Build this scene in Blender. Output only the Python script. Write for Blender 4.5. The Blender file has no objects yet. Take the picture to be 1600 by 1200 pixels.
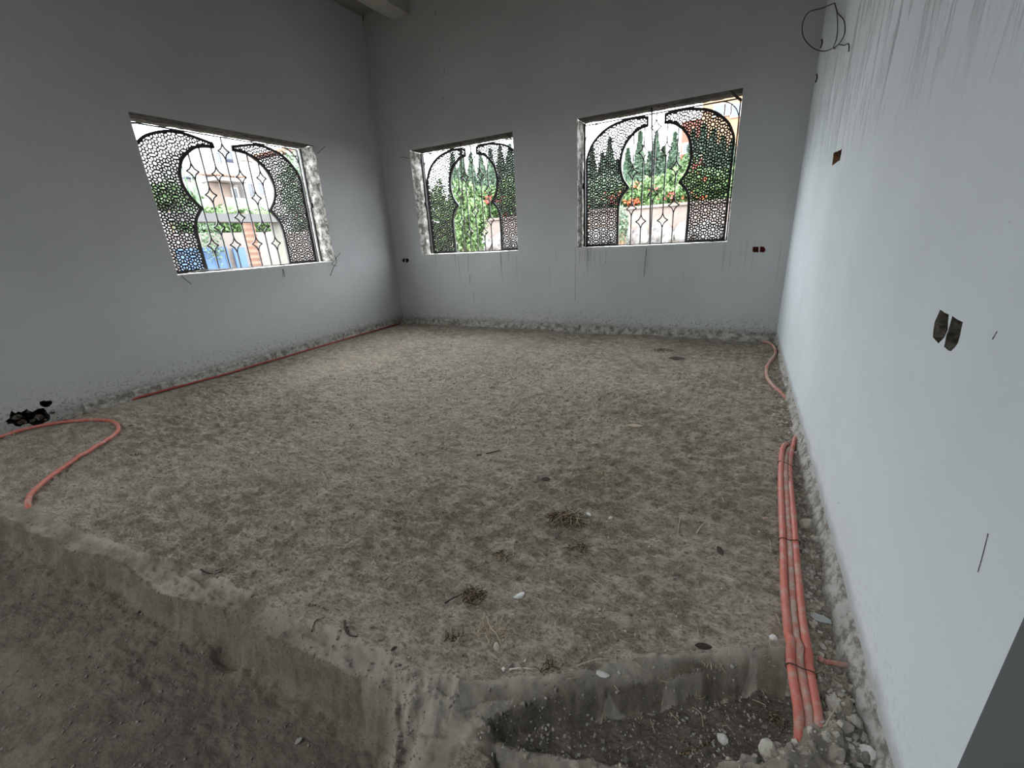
import bpy, bmesh, math, random
import numpy as np
from mathutils import Vector, Matrix
from mathutils import noise as mnoise
random.seed(7); rng = np.random.default_rng(7)
PI = math.pi
SC = bpy.context.scene
COL = SC.collection

# ------------------------------------------------------------------ camera
F = 661.07
RT = Vector((0.88638, 0.45983, -0.05433)); UP = Vector((-0.10489, 0.31306, 0.94392)); FW = Vector((-0.45156, 0.83052, -0.32555))
_fw = Vector((math.sin(-.4978)*math.cos(.3316), math.cos(-.4978)*math.cos(.3316), -math.sin(.3316)))
_rt = Vector((math.cos(-.4978), -math.sin(-.4978), 0)); _up = _rt.cross(_fw)
_r = -.0575
FW = _fw; RT = _rt*math.cos(_r)+_up*math.sin(_r); UP = -_rt*math.sin(_r)+_up*math.cos(_r)
CP = Vector((0, 0, 1.2))
cam = bpy.data.cameras.new('camera'); camo = bpy.data.objects.new('camera', cam); COL.objects.link(camo)
cam.sensor_fit = 'HORIZONTAL'; cam.sensor_width = 36; cam.lens = F/1600*36
cam.clip_start = .02; cam.clip_end = 400
m = Matrix((RT, UP, -FW)).transposed().to_4x4(); m.translation = CP
camo.matrix_world = m
SC.camera = camo

# ------------------------------------------------------------------ light
w = bpy.data.worlds.new('overcast_sky'); SC.world = w; w.use_nodes = True
nt = w.node_tree; nt.nodes.clear()
wo = nt.nodes.new('ShaderNodeOutputWorld'); bg = nt.nodes.new('ShaderNodeBackground')
bg.inputs[0].default_value = (0.93, 0.97, 1.0, 1); bg.inputs[1].default_value = 3.2
nt.links.new(bg.outputs[0], wo.inputs[0])
SC.view_settings.view_transform = 'Standard'; SC.view_settings.look = 'None'
SC.view_settings.exposure = 2.5; SC.view_settings.gamma = 1; SC.view_settings.use_curve_mapping = False

def portal(loc, rot, sx, sy):
    l = bpy.data.lights.new('sky_portal', 'AREA'); l.shape = 'RECTANGLE'; l.size = sx; l.size_y = sy
    l.cycles.is_portal = True
    o = bpy.data.objects.new('sky_portal', l); COL.objects.link(o); o.location = loc; o.rotation_euler = rot

XL, XR, YB = -4.7873, 0.4084, 5.2459
HT = 4.07                       # ceiling
HYR = -5.0                      # rear wall of the hall behind the camera
ADDED_HOLE_L = (-4.6, -3.7, 0.0, 2.1) # unseen doorway, added behind the camera to let light in: y0,y1,z0,z1
portal((XL-.3, 3.16, 1.74), (0, -PI/2, 0), 1.5, 1.95)
portal((-3.45, YB+.32, 1.74), (-PI/2, 0, 0), 1.7, 1.5)
portal((-.99, YB+.32, 1.74), (-PI/2, 0, 0), 1.75, 1.5)
portal((XL-.1, -4.15, 1.05), (0, -PI/2, 0), 2.2, 1.0)
ADDED_ROOF_GAP = (-3.6, -1.4, -3.4, -2.2)    # unseen roof opening, added behind the camera to daylight the hall: x0,x1,y0,y1
portal((-2.5, -2.8, HT+.02), (0, 0, 0), 2.3, 1.3)

# ------------------------------------------------------------------ helpers
def at(px, py, ax, v):
    """point of the plane (axis ax = v) that the photograph shows at px, py"""
    d = FW + RT*((px-800)/F) - UP*((py-600)/F)
    t = (v-CP[ax])/d[ax]
    return CP+d*t

def tag(o, label=None, cat=None, group=None, kind=None):
    if label: o['label'] = label
    if cat: o['category'] = cat
    if group: o['group'] = group
    if kind: o['kind'] = kind
    return o

def link(name, me, mat=None, parent=None, smooth=False):
    o = bpy.data.objects.new(name, me); COL.objects.link(o)
    if mat: me.materials.append(mat)
    if parent: o.parent = parent
    if smooth: me.polygons.foreach_set('use_smooth', [True]*len(me.polygons))
    return o

def mesh_np(name, V, Fs):
    me = bpy.data.meshes.new(name); me.from_pydata([tuple(v) for v in V], [], [tuple(f) for f in Fs]); me.update()
    return me

def obj(name, bm, mat=None, parent=None, smooth=False):
    me = bpy.data.meshes.new(name); bm.to_mesh(me); bm.free()
    return link(name, me, mat, parent, smooth)

def empty(name, loc):
    o = bpy.data.objects.new(name, None); COL.objects.link(o); o.location = loc; o.empty_display_size = .1
    return o

def place(root, parts):
    """parts were modelled in world space: hang them under root without moving them"""
    for p in parts:
        p.parent = root; p.matrix_parent_inverse = Matrix.Translation(root.location).inverted()

class MB:
    def __init__(s): s.V = []; s.F = []
    def box(s, c, h, R=None):
        n = len(s.V)
        for sx in (-1, 1):
            for sy in (-1, 1):
                for sz in (-1, 1):
                    v = Vector((sx*h[0], sy*h[1], sz*h[2]))
                    if R: v = R @ v
                    s.V.append(tuple(v+Vector(c)))
        for f in ((0,1,3,2),(4,6,7,5),(0,4,5,1),(2,3,7,6),(0,2,6,4),(1,5,7,3)): s.F.append(tuple(n+i for i in f))
    def lohi(s, a, b):
        s.box([(a[i]+b[i])/2 for i in range(3)], [abs(b[i]-a[i])/2 for i in range(3)])
    def poly(s, pts):
        n = len(s.V); s.V += [tuple(p) for p in pts]; s.F.append(tuple(range(n, n+len(pts))))
    def tube(s, P, r, n=8, cap=True):
        P = [Vector(p) for p in P]; base = len(s.V); up = None
        for i, p in enumerate(P):
            t = (P[min(i+1, len(P)-1)]-P[max(i-1, 0)]).normalized()
            if up is None:
                up = Vector((0, 0, 1)) if abs(t.z) < .9 else Vector((1, 0, 0))
            a = t.cross(up).normalized(); up = a.cross(t).normalized()
            rr = r(i/(len(P)-1)) if callable(r) else r
            for k in range(n):
                an = 2*PI*k/n; s.V.append(tuple(p+a*rr*math.cos(an)+up*rr*math.sin(an)))
        for i in range(len(P)-1):
            for k in range(n):
                s.F.append((base+i*n+k, base+i*n+(k+1)%n, base+(i+1)*n+(k+1)%n, base+(i+1)*n+k))
        if cap:
            s.F.append(tuple(base+k for k in reversed(range(n)))); s.F.append(tuple(base+(len(P)-1)*n+k for k in range(n)))
    def build(s, name, mat, parent=None, smooth=False):
        return link(name, mesh_np(name, s.V, s.F), mat, parent, smooth)

def spline(P, n=8):
    P = [Vector(p) for p in P]; out = []
    for i in range(len(P)-1):
        p0 = P[max(i-1, 0)]; p1 = P[i]; p2 = P[i+1]; p3 = P[min(i+2, len(P)-1)]
        for k in range(n):
            t = k/n
            out.append(.5*((2*p1)+(p2-p0)*t+(2*p0-5*p1+4*p2-p3)*t*t+(3*p1-p0-3*p2+p3)*t**3))
    out.append(P[-1]); return out

# numpy value noise
def _hash(ix, iy, s):
    h = (ix.astype(np.int64)*374761393+iy.astype(np.int64)*668265263+s*1442695041) & 0xffffffff
    h = ((h ^ (h >> 13))*1274126177) & 0xffffffff
    return ((h ^ (h >> 16)) & 0xffff)/65535.
def vn(x, y, s=0):
    ix = np.floor(x); iy = np.floor(y); fx = x-ix; fy = y-iy
    fx = fx*fx*(3-2*fx); fy = fy*fy*(3-2*fy)
    a = _hash(ix, iy, s); b = _hash(ix+1, iy, s); c = _hash(ix, iy+1, s); d = _hash(ix+1, iy+1, s)
    return (a*(1-fx)+b*fx)*(1-fy)+(c*(1-fx)+d*fx)*fy-.5
def fbm(x, y, sc, o=4, s=0):
    r = 0; a = 1
    for k in range(o):
        r = r+a*vn(x/sc+17.3*k, y/sc-9.1*k, s+k); a *= .5; sc /= 2.03
    return r

# ------------------------------------------------------------------ materials
def mat(name, col, rough=.9, metal=0, spec=.3):
    m = bpy.data.materials.new(name); m.use_nodes = True
    b = m.node_tree.nodes['Principled BSDF']
    b.inputs['Base Color'].default_value = (*col, 1); b.inputs['Roughness'].default_value = rough
    b.inputs['Metallic'].default_value = metal; b.inputs['Specular IOR Level'].default_value = spec
    return m
class G:
    """small node-graph helper"""
    def __init__(s, m): s.m = m; s.nt = m.node_tree; s.b = s.nt.nodes['Principled BSDF']; s.geo = s.nt.nodes.new('ShaderNodeNewGeometry')
    def n(s, t, **k):
        o = s.nt.nodes.new(t)
        for a, v in k.items(): setattr(o, a, v)
        return o
    def l(s, a, b): s.nt.links.new(a, b)
    def pos(s, scale=(1, 1, 1)):
        mp = s.n('ShaderNodeMapping'); mp.inputs['Scale'].default_value = scale; s.l(s.geo.outputs['Position'], mp.inputs[0]); return mp.outputs[0]
    def noise(s, sc, det=5, rough=.6, scale=(1, 1, 1), dist=0):
        o = s.n('ShaderNodeTexNoise'); o.inputs['Scale'].default_value = sc; o.inputs['Detail'].default_value = det
        o.inputs['Roughness'].default_value = rough; o.inputs['Distortion'].default_value = dist
        s.l(s.pos(scale), o.inputs['Vector']); return o.outputs['Fac']
    def voro(s, sc, scale=(1, 1, 1)):
        o = s.n('ShaderNodeTexVoronoi'); o.inputs['Scale'].default_value = sc; s.l(s.pos(scale), o.inputs['Vector']); return o.outputs['Distance']
    def ramp(s, f, a, b, va=0, vb=1):
        o = s.n('ShaderNodeMapRange'); o.interpolation_type = 'SMOOTHSTEP'
        for i, v in zip((1, 2, 3, 4), (a, b, va, vb)): o.inputs[i].default_value = v
        s.l(f, o.inputs[0]); return o.outputs[0]
    def math(s, op, a, b=None):
        o = s.n('ShaderNodeMath', operation=op)
        for i, v in enumerate((a, b)):
            if v is None: continue
            if isinstance(v, (int, float)): o.inputs[i].default_value = v
            else: s.l(v, o.inputs[i])
        return o.outputs[0]
    def mix(s, f, a, b):
        o = s.n('ShaderNodeMix', data_type='RGBA')
        if isinstance(f, (int, float)): o.inputs[0].default_value = f
        else: s.l(f, o.inputs[0])
        for i, v in ((6, a), (7, b)):
            if isinstance(v, tuple): o.inputs[i].default_value = (*v, 1)
            else: s.l(v, o.inputs[i])
        return o.outputs[2]
    def sep(s):
        o = s.n('ShaderNodeSeparateXYZ'); s.l(s.geo.outputs['Position'], o.inputs[0]); return o.outputs
    def col(s, c): s.l(c, s.b.inputs['Base Color'])
    def bump(s, h, dist, strength=1, prev=None):
        o = s.n('ShaderNodeBump'); o.inputs['Distance'].default_value = dist; o.inputs['Strength'].default_value = strength
        s.l(h, o.inputs['Height'])
        if prev: s.l(prev, o.inputs['Normal'])
        s.l(o.outputs[0], s.b.inputs['Normal']); return o.outputs[0]

def plaster(name, base=(.60, .615, .62), streak=None, zb=.075, speck=.75):
    m = mat(name, base, .85, 0, .25); g = G(m)
    z = g.sep()[2]
    big = g.ramp(g.noise(.9, 4), .3, .7)
    c = g.mix(big, tuple(v*.93 for v in base), tuple(min(1, v*1.04) for v in base))
    # dirt splashed along the bottom
    low = g.ramp(z, zb, zb+.42, 1, 0)
    sp = g.ramp(g.math('ADD', g.noise(55, 4, .7), g.math('MULTIPLY', low, .12)), .64, .72)
    c = g.mix(g.math('MULTIPLY', sp, g.math('MULTIPLY', low, speck)), c, (.20, .18, .15))
    edge = g.ramp(g.math('ADD', z, g.math('MULTIPLY', g.noise(9, 4), -.07)), zb-.035, zb+.03, .5, 0)
    c = g.mix(edge, c, (.24, .22, .19))
    # scattered small marks
    sp2 = g.ramp(g.voro(7.5), .03, .05, .6, 0); rare = g.ramp(g.noise(2.1, 2), .52, .6)
    c = g.mix(g.math('MULTIPLY', sp2, rare), c, (.10, .09, .08))
    if streak:
        # water drips that ran down from the window sills
        x, y, _ = g.sep()
        dr = g.ramp(g.noise(1, 4, .65, (34, 34, .6)), .60, .68)
        band = g.math('MULTIPLY', g.ramp(z, 1.02, 1.045, 1, 0), g.ramp(z, .45, 1.0, 0, 1))
        rag = g.ramp(g.noise(1, 2, .5, (6, 6, .2)), .42, .55)
        c = g.mix(g.math('MULTIPLY', g.math('MULTIPLY', dr, band), g.math('MULTIPLY', rag, .6)), c, (.13, .12, .10))
    g.col(c)
    n1 = g.bump(g.noise(3.2, 3), .02, .35)
    n2 = g.bump(g.noise(42, 5, .65), .003, .5, n1)
    g.bump(g.noise(190, 3), .0015, .4, n2)
    return m
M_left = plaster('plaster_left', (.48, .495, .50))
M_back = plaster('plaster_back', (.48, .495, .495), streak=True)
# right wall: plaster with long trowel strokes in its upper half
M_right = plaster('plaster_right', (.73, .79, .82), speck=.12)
def trowel(m):
    g = G(m); nt_ = m.node_tree
    bumps = [n for n in nt_.nodes if n.type == 'BUMP']
    mp = g.n('ShaderNodeMapping'); mp.inputs['Rotation'].default_value = (.55, 0, 0); mp.inputs['Scale'].default_value = (1, 9, 1.5)
    g.l(g.geo.outputs['Position'], mp.inputs[0])
    t = g.n('ShaderNodeTexNoise'); t.inputs['Scale'].default_value = 1.3; t.inputs['Detail'].default_value = 5; t.inputs['Distortion'].default_value = 1.2
    g.l(mp.outputs[0], t.inputs['Vector'])
    z = g.sep()[2]; mk = g.ramp(z, 1.35, 1.9)
    h = g.math('MULTIPLY', g.ramp(t.outputs['Fac'], .48, .62), mk)
    last = g.b.inputs['Normal'].links[0].from_socket
    g.bump(h, .03, .9, last)
trowel(M_right)

M_cement = mat('bare_cement', (.36, .34, .31), .95)
g = G(M_cement); g.col(g.mix(g.ramp(g.noise(14, 6, .7), .35, .65), (.20, .18, .155), (.52, .50, .46)))
g.bump(g.noise(60, 6, .7), .006, .9)
M_cav = mat('dirty_cement', (.2, .18, .15), .95)
g = G(M_cav); g.col(g.mix(g.ramp(g.noise(26, 6, .7), .35, .62), (.05, .042, .034), (.19, .17, .14))); g.bump(g.noise(60, 6, .7), .008, 1)
M_reveal = mat('rough_render', (.5, .48, .45), .95)
g = G(M_reveal)
c = g.mix(g.ramp(g.noise(11, 7, .75), .42, .60), (.13, .12, .105), (.56, .55, .52))
g.col(c); g.bump(g.noise(38, 6, .75), .012, .9)
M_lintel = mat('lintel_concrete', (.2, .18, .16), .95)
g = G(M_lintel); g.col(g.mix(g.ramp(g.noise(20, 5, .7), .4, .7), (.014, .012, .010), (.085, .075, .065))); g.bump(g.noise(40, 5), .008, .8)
M_jamb = mat('grey_jamb_cement', (.14, .15, .15), .8); g = G(M_jamb); g.col(g.mix(g.noise(3, 4), (.19, .205, .205), (.27, .285, .285))); g.bump(g.noise(60, 4), .002, .5)
M_ceil = mat('ceiling_plaster', (.24, .22, .19), .95); g = G(M_ceil); g.bump(g.noise(12, 5), .01, .5)

def soil(name, dark, mid, light, pale_amt=.5, pock=1):
    m = mat(name, mid, .97, 0, .12); g = G(m)
    # pool of window light painted paler on the dusty middle, edges darkened
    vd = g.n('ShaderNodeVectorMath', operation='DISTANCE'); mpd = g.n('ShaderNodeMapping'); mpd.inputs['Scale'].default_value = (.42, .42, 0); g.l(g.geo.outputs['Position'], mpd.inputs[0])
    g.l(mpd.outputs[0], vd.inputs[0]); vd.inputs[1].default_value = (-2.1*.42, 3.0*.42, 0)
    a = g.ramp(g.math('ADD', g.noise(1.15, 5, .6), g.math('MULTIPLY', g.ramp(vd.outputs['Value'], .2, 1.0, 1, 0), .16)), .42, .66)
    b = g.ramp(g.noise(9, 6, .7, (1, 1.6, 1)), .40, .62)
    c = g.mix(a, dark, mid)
    c = g.mix(g.math('MULTIPLY', b, .75*pale_amt+.25), c, light)
    f = g.ramp(g.noise(60, 6, .78, (.8, 1.6, 1)), .38, .54, .75*pock, 0)
    c = g.mix(f, c, tuple(v*.45 for v in dark))
    sp = g.ramp(g.voro(48), .10, .17, 1, 0); rr = g.ramp(g.noise(21, 2), .53, .62)
    c = g.mix(g.math('MULTIPLY', sp, g.math('MULTIPLY', rr, .55*pock)), c, (.50, .47, .42))
    f4 = g.ramp(g.noise(24, 5, .8, (.8, 1.8, 1), .6), .36, .43, .7*pock, 0)
    c = g.mix(f4, c, tuple(v*.4 for v in dark))
    d = g.ramp(g.noise(160, 3, .6), .3, .7, -.0, .35)
    c = g.mix(d, c, light)
    g.col(c)
    n1 = g.bump(g.noise(26, 7, .75, (1, 1.5, 1)), .02, .55+.45*pock)
    g.bump(g.noise(130, 5, .7), .006, .5+.4*pock, n1)
    return m
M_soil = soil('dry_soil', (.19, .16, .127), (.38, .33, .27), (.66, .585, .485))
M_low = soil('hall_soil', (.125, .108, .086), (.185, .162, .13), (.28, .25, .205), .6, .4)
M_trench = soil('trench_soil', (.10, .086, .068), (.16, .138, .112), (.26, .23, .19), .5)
M_kerb = soil('crumbled_mortar', (.15, .13, .10), (.22, .194, .153), (.32, .286, .23), .6, .45)
def worn(m):
    g = G(m); src = g.b.inputs['Base Color'].links[0].from_socket
    a = g.n('ShaderNodeAttribute'); a.attribute_name = 'worn'
    f = g.math('MULTIPLY', a.outputs['Fac'], g.ramp(g.noise(45, 5, .7), .28, .50, .55, 1))
    g.col(g.mix(f, src, (.50, .46, .39)))
worn(M_kerb)
M_stonepale = mat('pale_stone', (.5, .47, .41), .9); g = G(M_stonepale); g.col(g.mix(g.noise(40, 4), (.36, .33, .28), (.6, .57, .5))); g.bump(g.noise(90, 4), .004, .7)
M_stone = mat('dusty_stone', (.26, .235, .2), .95); g = G(M_stone); g.col(g.mix(g.noise(30, 4), (.15, .135, .11), (.36, .33, .28))); g.bump(g.noise(80, 4), .005, .8)
M_rub = mat('dark_rubble', (.09, .07, .055), .95); g = G(M_rub); g.col(g.mix(g.ramp(g.noise(40, 5, .7), .4, .6), (.02, .016, .013), (.15, .12, .095))); g.bump(g.noise(70, 5), .01, .9)
M_black = mat('dark_crust', (.02, .018, .015), .95); g = G(M_black); g.col(g.mix(g.ramp(g.noise(35, 5, .7), .45, .7), (.012, .010, .009), (.10, .085, .07))); g.bump(g.noise(50, 5), .01, .8)
M_iron = mat('black_iron', (.022, .021, .022), .55, .2, .4)
M_rust = mat('rusty_wire', (.06, .045, .035), .8)
M_conduit = mat('red_conduit', (.55, .16, .12), .5, 0, .4)
g = G(M_conduit)
dust = g.ramp(g.noise(19, 6, .75), .46, .66, 0, .75)
g.col(g.mix(dust, g.mix(g.noise(4, 2), (.50, .115, .085), (.62, .20, .15)), (.46, .36, .30))); g.bump(g.noise(120, 4), .001, .6)
M_conduit_d = mat('dusty_conduit', (.46, .3, .24), .7, 0, .3)
g = G(M_conduit_d); g.col(g.mix(g.ramp(g.noise(22, 6, .75), .38, .62), (.50, .19, .15), (.47, .38, .32))); g.bump(g.noise(120, 4), .001, .6)
M_conduit_w = mat('deep_red_conduit', (.30, .06, .045), .6, 0, .3)
M_box_red = mat('red_box_plastic', (.22, .02, .015), .6)
M_box_brown = mat('brown_box_plastic', (.16, .07, .03), .7)
M_box_black = mat('dark_box_plastic', (.03, .022, .02), .7)
M_straw = mat('dry_straw', (.50, .42, .30), .9); M_straw_d = mat('brown_straw', (.13, .09, .055), .95)
g = G(M_straw_d); g.col(g.mix(g.ramp(g.noise(140, 2), .5, .6), (.06, .042, .028), (.42, .33, .21)))
M_leafdry = mat('dead_leaf', (.05, .04, .032), .8)
M_chip = mat('white_chip', (.72, .72, .69), .8)
M_glasschip = mat('grey_plastic', (.42, .45, .45), .4)

# ------------------------------------------------------------------ floor, kerbs and lower ground (one height field cut into pieces)
def W(pts, z=0.0): return np.array([tuple(at(x, y, 2, z))[:2] for x, y in pts])
edge_px = [(-60, 785), (0, 807), (55, 835), (109, 863), (166, 871), (206, 891), (245, 927), (280, 937), (341, 948), (363, 968), (420, 992), (459, 1014), (525, 1046), (569, 1062), (621, 1086), (626, 1112), (618, 1150), (612, 1200), (608, 1240)]
right_px = [(740, 1240), (752, 1190), (745, 1150), (728, 1115), (779, 1096), (848, 1091), (940, 1077), (992, 1065), (1061, 1057), (1140, 1044), (1185, 1032), (1226, 1040), (1262, 1060)]
E1 = W(edge_px); E1 = np.vstack([[[-5.4, .02]], E1])
E2 = W(right_px)
P_up = np.vstack([E1, E2, [[.30, 1.10], [.33, .95], [.345, .70], [.30, .45], [3.2, .45], [3.2, 5.6], [-5.4, 5.6]]])
P_frag = W([(765, 1153), (838, 1166), (920, 1179), (992, 1195), (1010, 1240), (990, 1300), (830, 1280), (790, 1215)])
P_rub = W([(1236, 1150), (1200, 1175), (1120, 1185), (1110, 1260), (1420, 1260), (1390, 1130), (1310, 1060), (1285, 1090)])
IN = np.vstack([[[-5.4, .15]], W([(0, 786), (50, 793), (135, 838), (240, 872), (312, 897), (390, 928), (456, 962), (520, 985), (600, 1030), (650, 1058), (722, 1077)])])
IN2 = W([(722, 1077), (820, 1069), (906, 1058), (975, 1042), (1071, 1031), (1198, 1019), (1240, 1019)])

def inside(P, X, Y):
    r = np.zeros(X.shape, bool); n = len(P)
    for i in range(n):
        x1, y1 = P[i]; x2, y2 = P[(i+1) % n]
        if y1 == y2: continue
        c = ((y1 > Y) != (y2 > Y)) & (X < (x2-x1)*(Y-y1)/(y2-y1)+x1)
        r ^= c
    return r
def dist(P, X, Y, closed=True):
    d = np.full(X.shape, 1e9)
    n = len(P)
    for i in range(n if closed else n-1):
        x1, y1 = P[i]; x2, y2 = P[(i+1) % n]; dx, dy = x2-x1, y2-y1
        t = np.clip(((X-x1)*dx+(Y-y1)*dy)/(dx*dx+dy*dy+1e-12), 0, 1)
        d = np.minimum(d, np.hypot(X-x1-t*dx, Y-y1-t*dy))
    return d
def sm(a, b, v): t = np.clip((v-a)/(b-a), 0, 1); return t*t*(3-2*t)

def height(X, Y):
    fx = X+.018*fbm(X, Y, .11, 3, 40)+.004*fbm(X, Y, .02, 2, 50); fy = Y+.018*fbm(X, Y, .12, 3, 60)+.004*fbm(X, Y, .018, 2, 55)
    up = inside(P_up, fx, fy); d = dist(P_up, fx, fy)
    sd = np.where(up, d, -d)
    lowR = sm(-.72, -.56, X); lk = 1-lowR
    drop = lowR*.085+lk*(.105+.055*sm(-2.0, -.8, X)); drop = drop+(.01)*vn(X/.2, Y/.2, 31)
    wface = lk*.048+lowR*(.03+.10*sm(-.36, -.50, X))
    # small scoop broken out of the kerb's face
    base = -drop*sm(0, 1, np.clip(-sd/wface, 0, 1))
    base = base-.025*sm(.02, .25, -sd)*lk
    sc_ = at(352, 985, 2, -.03); q_ = np.hypot((X-sc_.x)/.085, (Y-sc_.y)/.06); base = base-.03*sm(1.1, .5, q_)*(sd < .01)
    fr = inside(P_frag, fx, fy); dfr = dist(P_frag, fx, fy); sf = np.where(fr, dfr, -dfr)
    base = np.maximum(base, np.where(sf > -.03, -.028-.06*sm(0, .03, -sf), -9))
    rb = inside(P_rub, fx, fy); drb = dist(P_rub, fx, fy); sr = np.where(rb, drb, -drb)
    base = np.maximum(base, np.where(sr > -.05, -.09+.10*sm(-.05, .05, sr)+.05*fbm(X, Y, .07, 3, 71)*sm(-.04, .03, sr), -9))
    # front of the corner block slopes away
    blk = sm(-.84, -.76, X)*sm(-.48, -.56, X)*sm(-.05, .02, sd)
    base = base-.07*sm(.62, .42, Y)*blk
    h = base
    top = sd > 0
    # raised, worn lip of mortar on the kerbs
    di = dist(IN, fx, fy, False); di2 = dist(IN2, fx, fy, False)
    lip = .017*np.exp(-(di/.028)**2)*(.45+.9*np.clip(vn(X/.16, Y/.3, 81)+.5, 0, 1))
    lip2 = .024*np.exp(-(di2/.03)**2)*(.5+.8*np.clip(vn(X/.12, Y/.3, 82)+.5, 0, 1))
    h = h+(lip+lip2)*(sd > -.005)
    band = np.exp(-(np.minimum(np.abs(sd), 1)/.10)**2)
    # lumps
    h = h+.020*fbm(X, Y, .9, 3, 1)*np.clip((sd)/.3, 0, 1)
    lum = fbm(X, Y*1.5, .10, 4, 5); fl = fbm(X*.9+.3*Y, Y*1.7, .032, 3, 9)
    rough = (.65+.7*np.clip(fbm(X, Y, .6, 2, 33)+.5, 0, 1))*(1-.5*sm(0, -.06, sd)*lk)*(1-.35*band)
    h = h+.012*fbm(X, Y, .3, 2, 66)*sm(0, -.1, sd)
    edgew = np.minimum(sm(0, .35, X-XL), sm(0, .35, YB-Y))*.7+.3
    h = h+rough*edgew*(.011*lum+.010*fl+.0035*vn(X/.011, Y/.008, 19))
    f2 = fbm(X+.02*vn(X/.05, Y/.05, 7), Y*1.9, .075, 4, 401); f3 = fbm(X*1.1-.2*Y, Y*1.7, .035, 3, 411)
    h = h+rough*edgew*(.0055*sm(-.035, .035, f2)+.0035*sm(.06, .12, f3)-.004*sm(-.10, -.16, f3))
    h = h+.007*fbm(X, Y, .05, 3, 12)*band*.8
    corner = np.exp(-(((X+.66)/.13)**2+((Y-.56)/.13)**2)); h = h+corner*(.010+.045*fbm(X, Y, .04, 4, 14))
    # streaky flow on the steep faces
    face = sm(0, -.02, sd)*sm(-.12, -.06, sd); h = h+face*.020*fbm(X, Y*.3, .035, 3, 90)
    # comb marks left by a rake near the back right corner
    cm = sm(-.75, -.2, X)*sm(.33, .2, X)*sm(2.7, 3.3, Y)*sm(5.05, 4.6, Y)*np.clip(fbm(X, Y, .5, 2, 22)*1.5+.8, 0, 1)
    h = h+cm*.0022*np.sin((X-.06*Y)*2*PI/.058)
    cm2 = sm(-.5, -.2, X)*sm(.25, .1, X)*sm(1.2, 1.4, Y)*sm(2.4, 2.0, Y)
    h = h+cm2*.0025*np.sin((Y+.3*X)*2*PI/.06)
    # dug strip along the right wall
    h = h-.03*sm(.30, .36, X)*sm(3.2, 2.2, Y)*(sd > 0)+.04*fbm(X, Y, .06, 3, 44)*sm(.29, .36, X)*sm(3.3, 2.0, Y)*(X < .5)
    # crevice along the back wall
    h = h-.02*sm(YB-.10, YB-.02, Y)*np.clip(.5+fbm(X, Y, .3, 2, 77), 0, 1)
    h = h-.012*sm(XL+.12, XL+.02, X)
    return h, sd

def axis(segs):
    out = [segs[0][0]]
    for a, b, s0, s1 in segs:
        x = a
        while x < b-1e-6:
            t = (x-a)/(b-a); st = s0+(s1-s0)*t; x = min(b, x+st); out.append(x)
    return np.array(out)
gx = axis([(-5.3, -4.82, .08, .03), (-4.82, -2.2, .014, .008), (-2.2, .43, .0048, .0048), (.43, 3.0, .05, .3)])
gy = axis([(-6.0, -.08, .5, .03), (-.08, 1.5, .0048, .0052), (1.5, 5.35, .0065, .022)])
GX, GY = np.meshgrid(gx, gy)
H, SD = height(GX, GY)
# where the mortar shows bare and pale: along the kerb crests, on the corner and on the ledge
_d1 = dist(IN, GX, GY, False); _d2 = dist(IN2, GX, GY, False)
_n = fbm(GX, GY, .12, 4, 301)
WORN = .8*np.exp(-(_d1/.016)**2)*np.clip(.55+1.6*vn(GX/.22, GY/.3, 303), 0, 1)+np.exp(-(_d2/.030)**2)*.9
WORN = WORN+.85*np.exp(-(((GX+.70)/.11)**2+((GY-.60)/.055)**2))+.45*np.exp(-(((GX+.66)/.11)**2+((GY-.50)/.12)**2))
WORN = WORN+.6*inside(P_frag, GX, GY)+.55*inside(P_rub, GX, GY)+.38*sm(.0, .012, SD)*sm(.11, .07, SD)*(GY < .66)
WORN = WORN+.7*((SD < 0) & (SD > -.035) & (GX > -.6) & (GX < .25))*(vn(GX/.05, GY/.09, 305) > .18)
WORN = np.clip(WORN+_n*.9*(WORN > .05), 0, 1).ravel()
nx, ny = len(gx), len(gy)
Vg = np.stack([GX, GY, H], -1).reshape(-1, 3)
cx = (GX[:-1, :-1]+GX[1:, 1:])/2; cy = (GY[:-1, :-1]+GY[1:, 1:])/2
# piece masks
fxx = cx+.02*fbm(cx, cy, .09, 3, 101); fyy = cy+.02*fbm(cx, cy, .08, 3, 102)
upm = inside(P_up, fxx, fyy); sdc = np.where(upm, 1, -1)*dist(P_up, fxx, fyy)
def line_y(P, X): return np.interp(X, P[:, 0], P[:, 1])
k1 = (cx < -.60) & (sdc > -.085) & (fyy < line_y(IN, fxx)) & (cy > -.3)
k1 |= (cx > -.90) & (cx < -.50) & (fyy < .66) & (sdc > -.03) & (cy > .3)
k2 = (~k1) & (cx >= -.62) & (cx < .24) & (sdc > -.035) & (fyy < line_y(IN2, fxx)) & (cy > .55)
frm = inside(P_frag, fxx, fyy) | (dist(P_frag, fxx, fyy) < .02)
k3 = (~k1) & (~k2) & frm & (cx > -.52) & (cx < .05)
rubm = (inside(P_rub, fxx, fyy)) & (~k1) & (~k2) & (~k3) & (cx < .43)
low = (~k1) & (~k2) & (~k3) & (~rubm) & (sdc < -.02)
trench = low & (cx > -.62) & (cx < .45)
low &= ~trench
fl = ~(k1 | k2 | k3 | low | rubm | trench)
idx = np.arange(nx*ny).reshape(ny, nx)
Q = np.stack([idx[:-1, :-1], idx[:-1, 1:], idx[1:, 1:], idx[1:, :-1]], -1)
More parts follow.
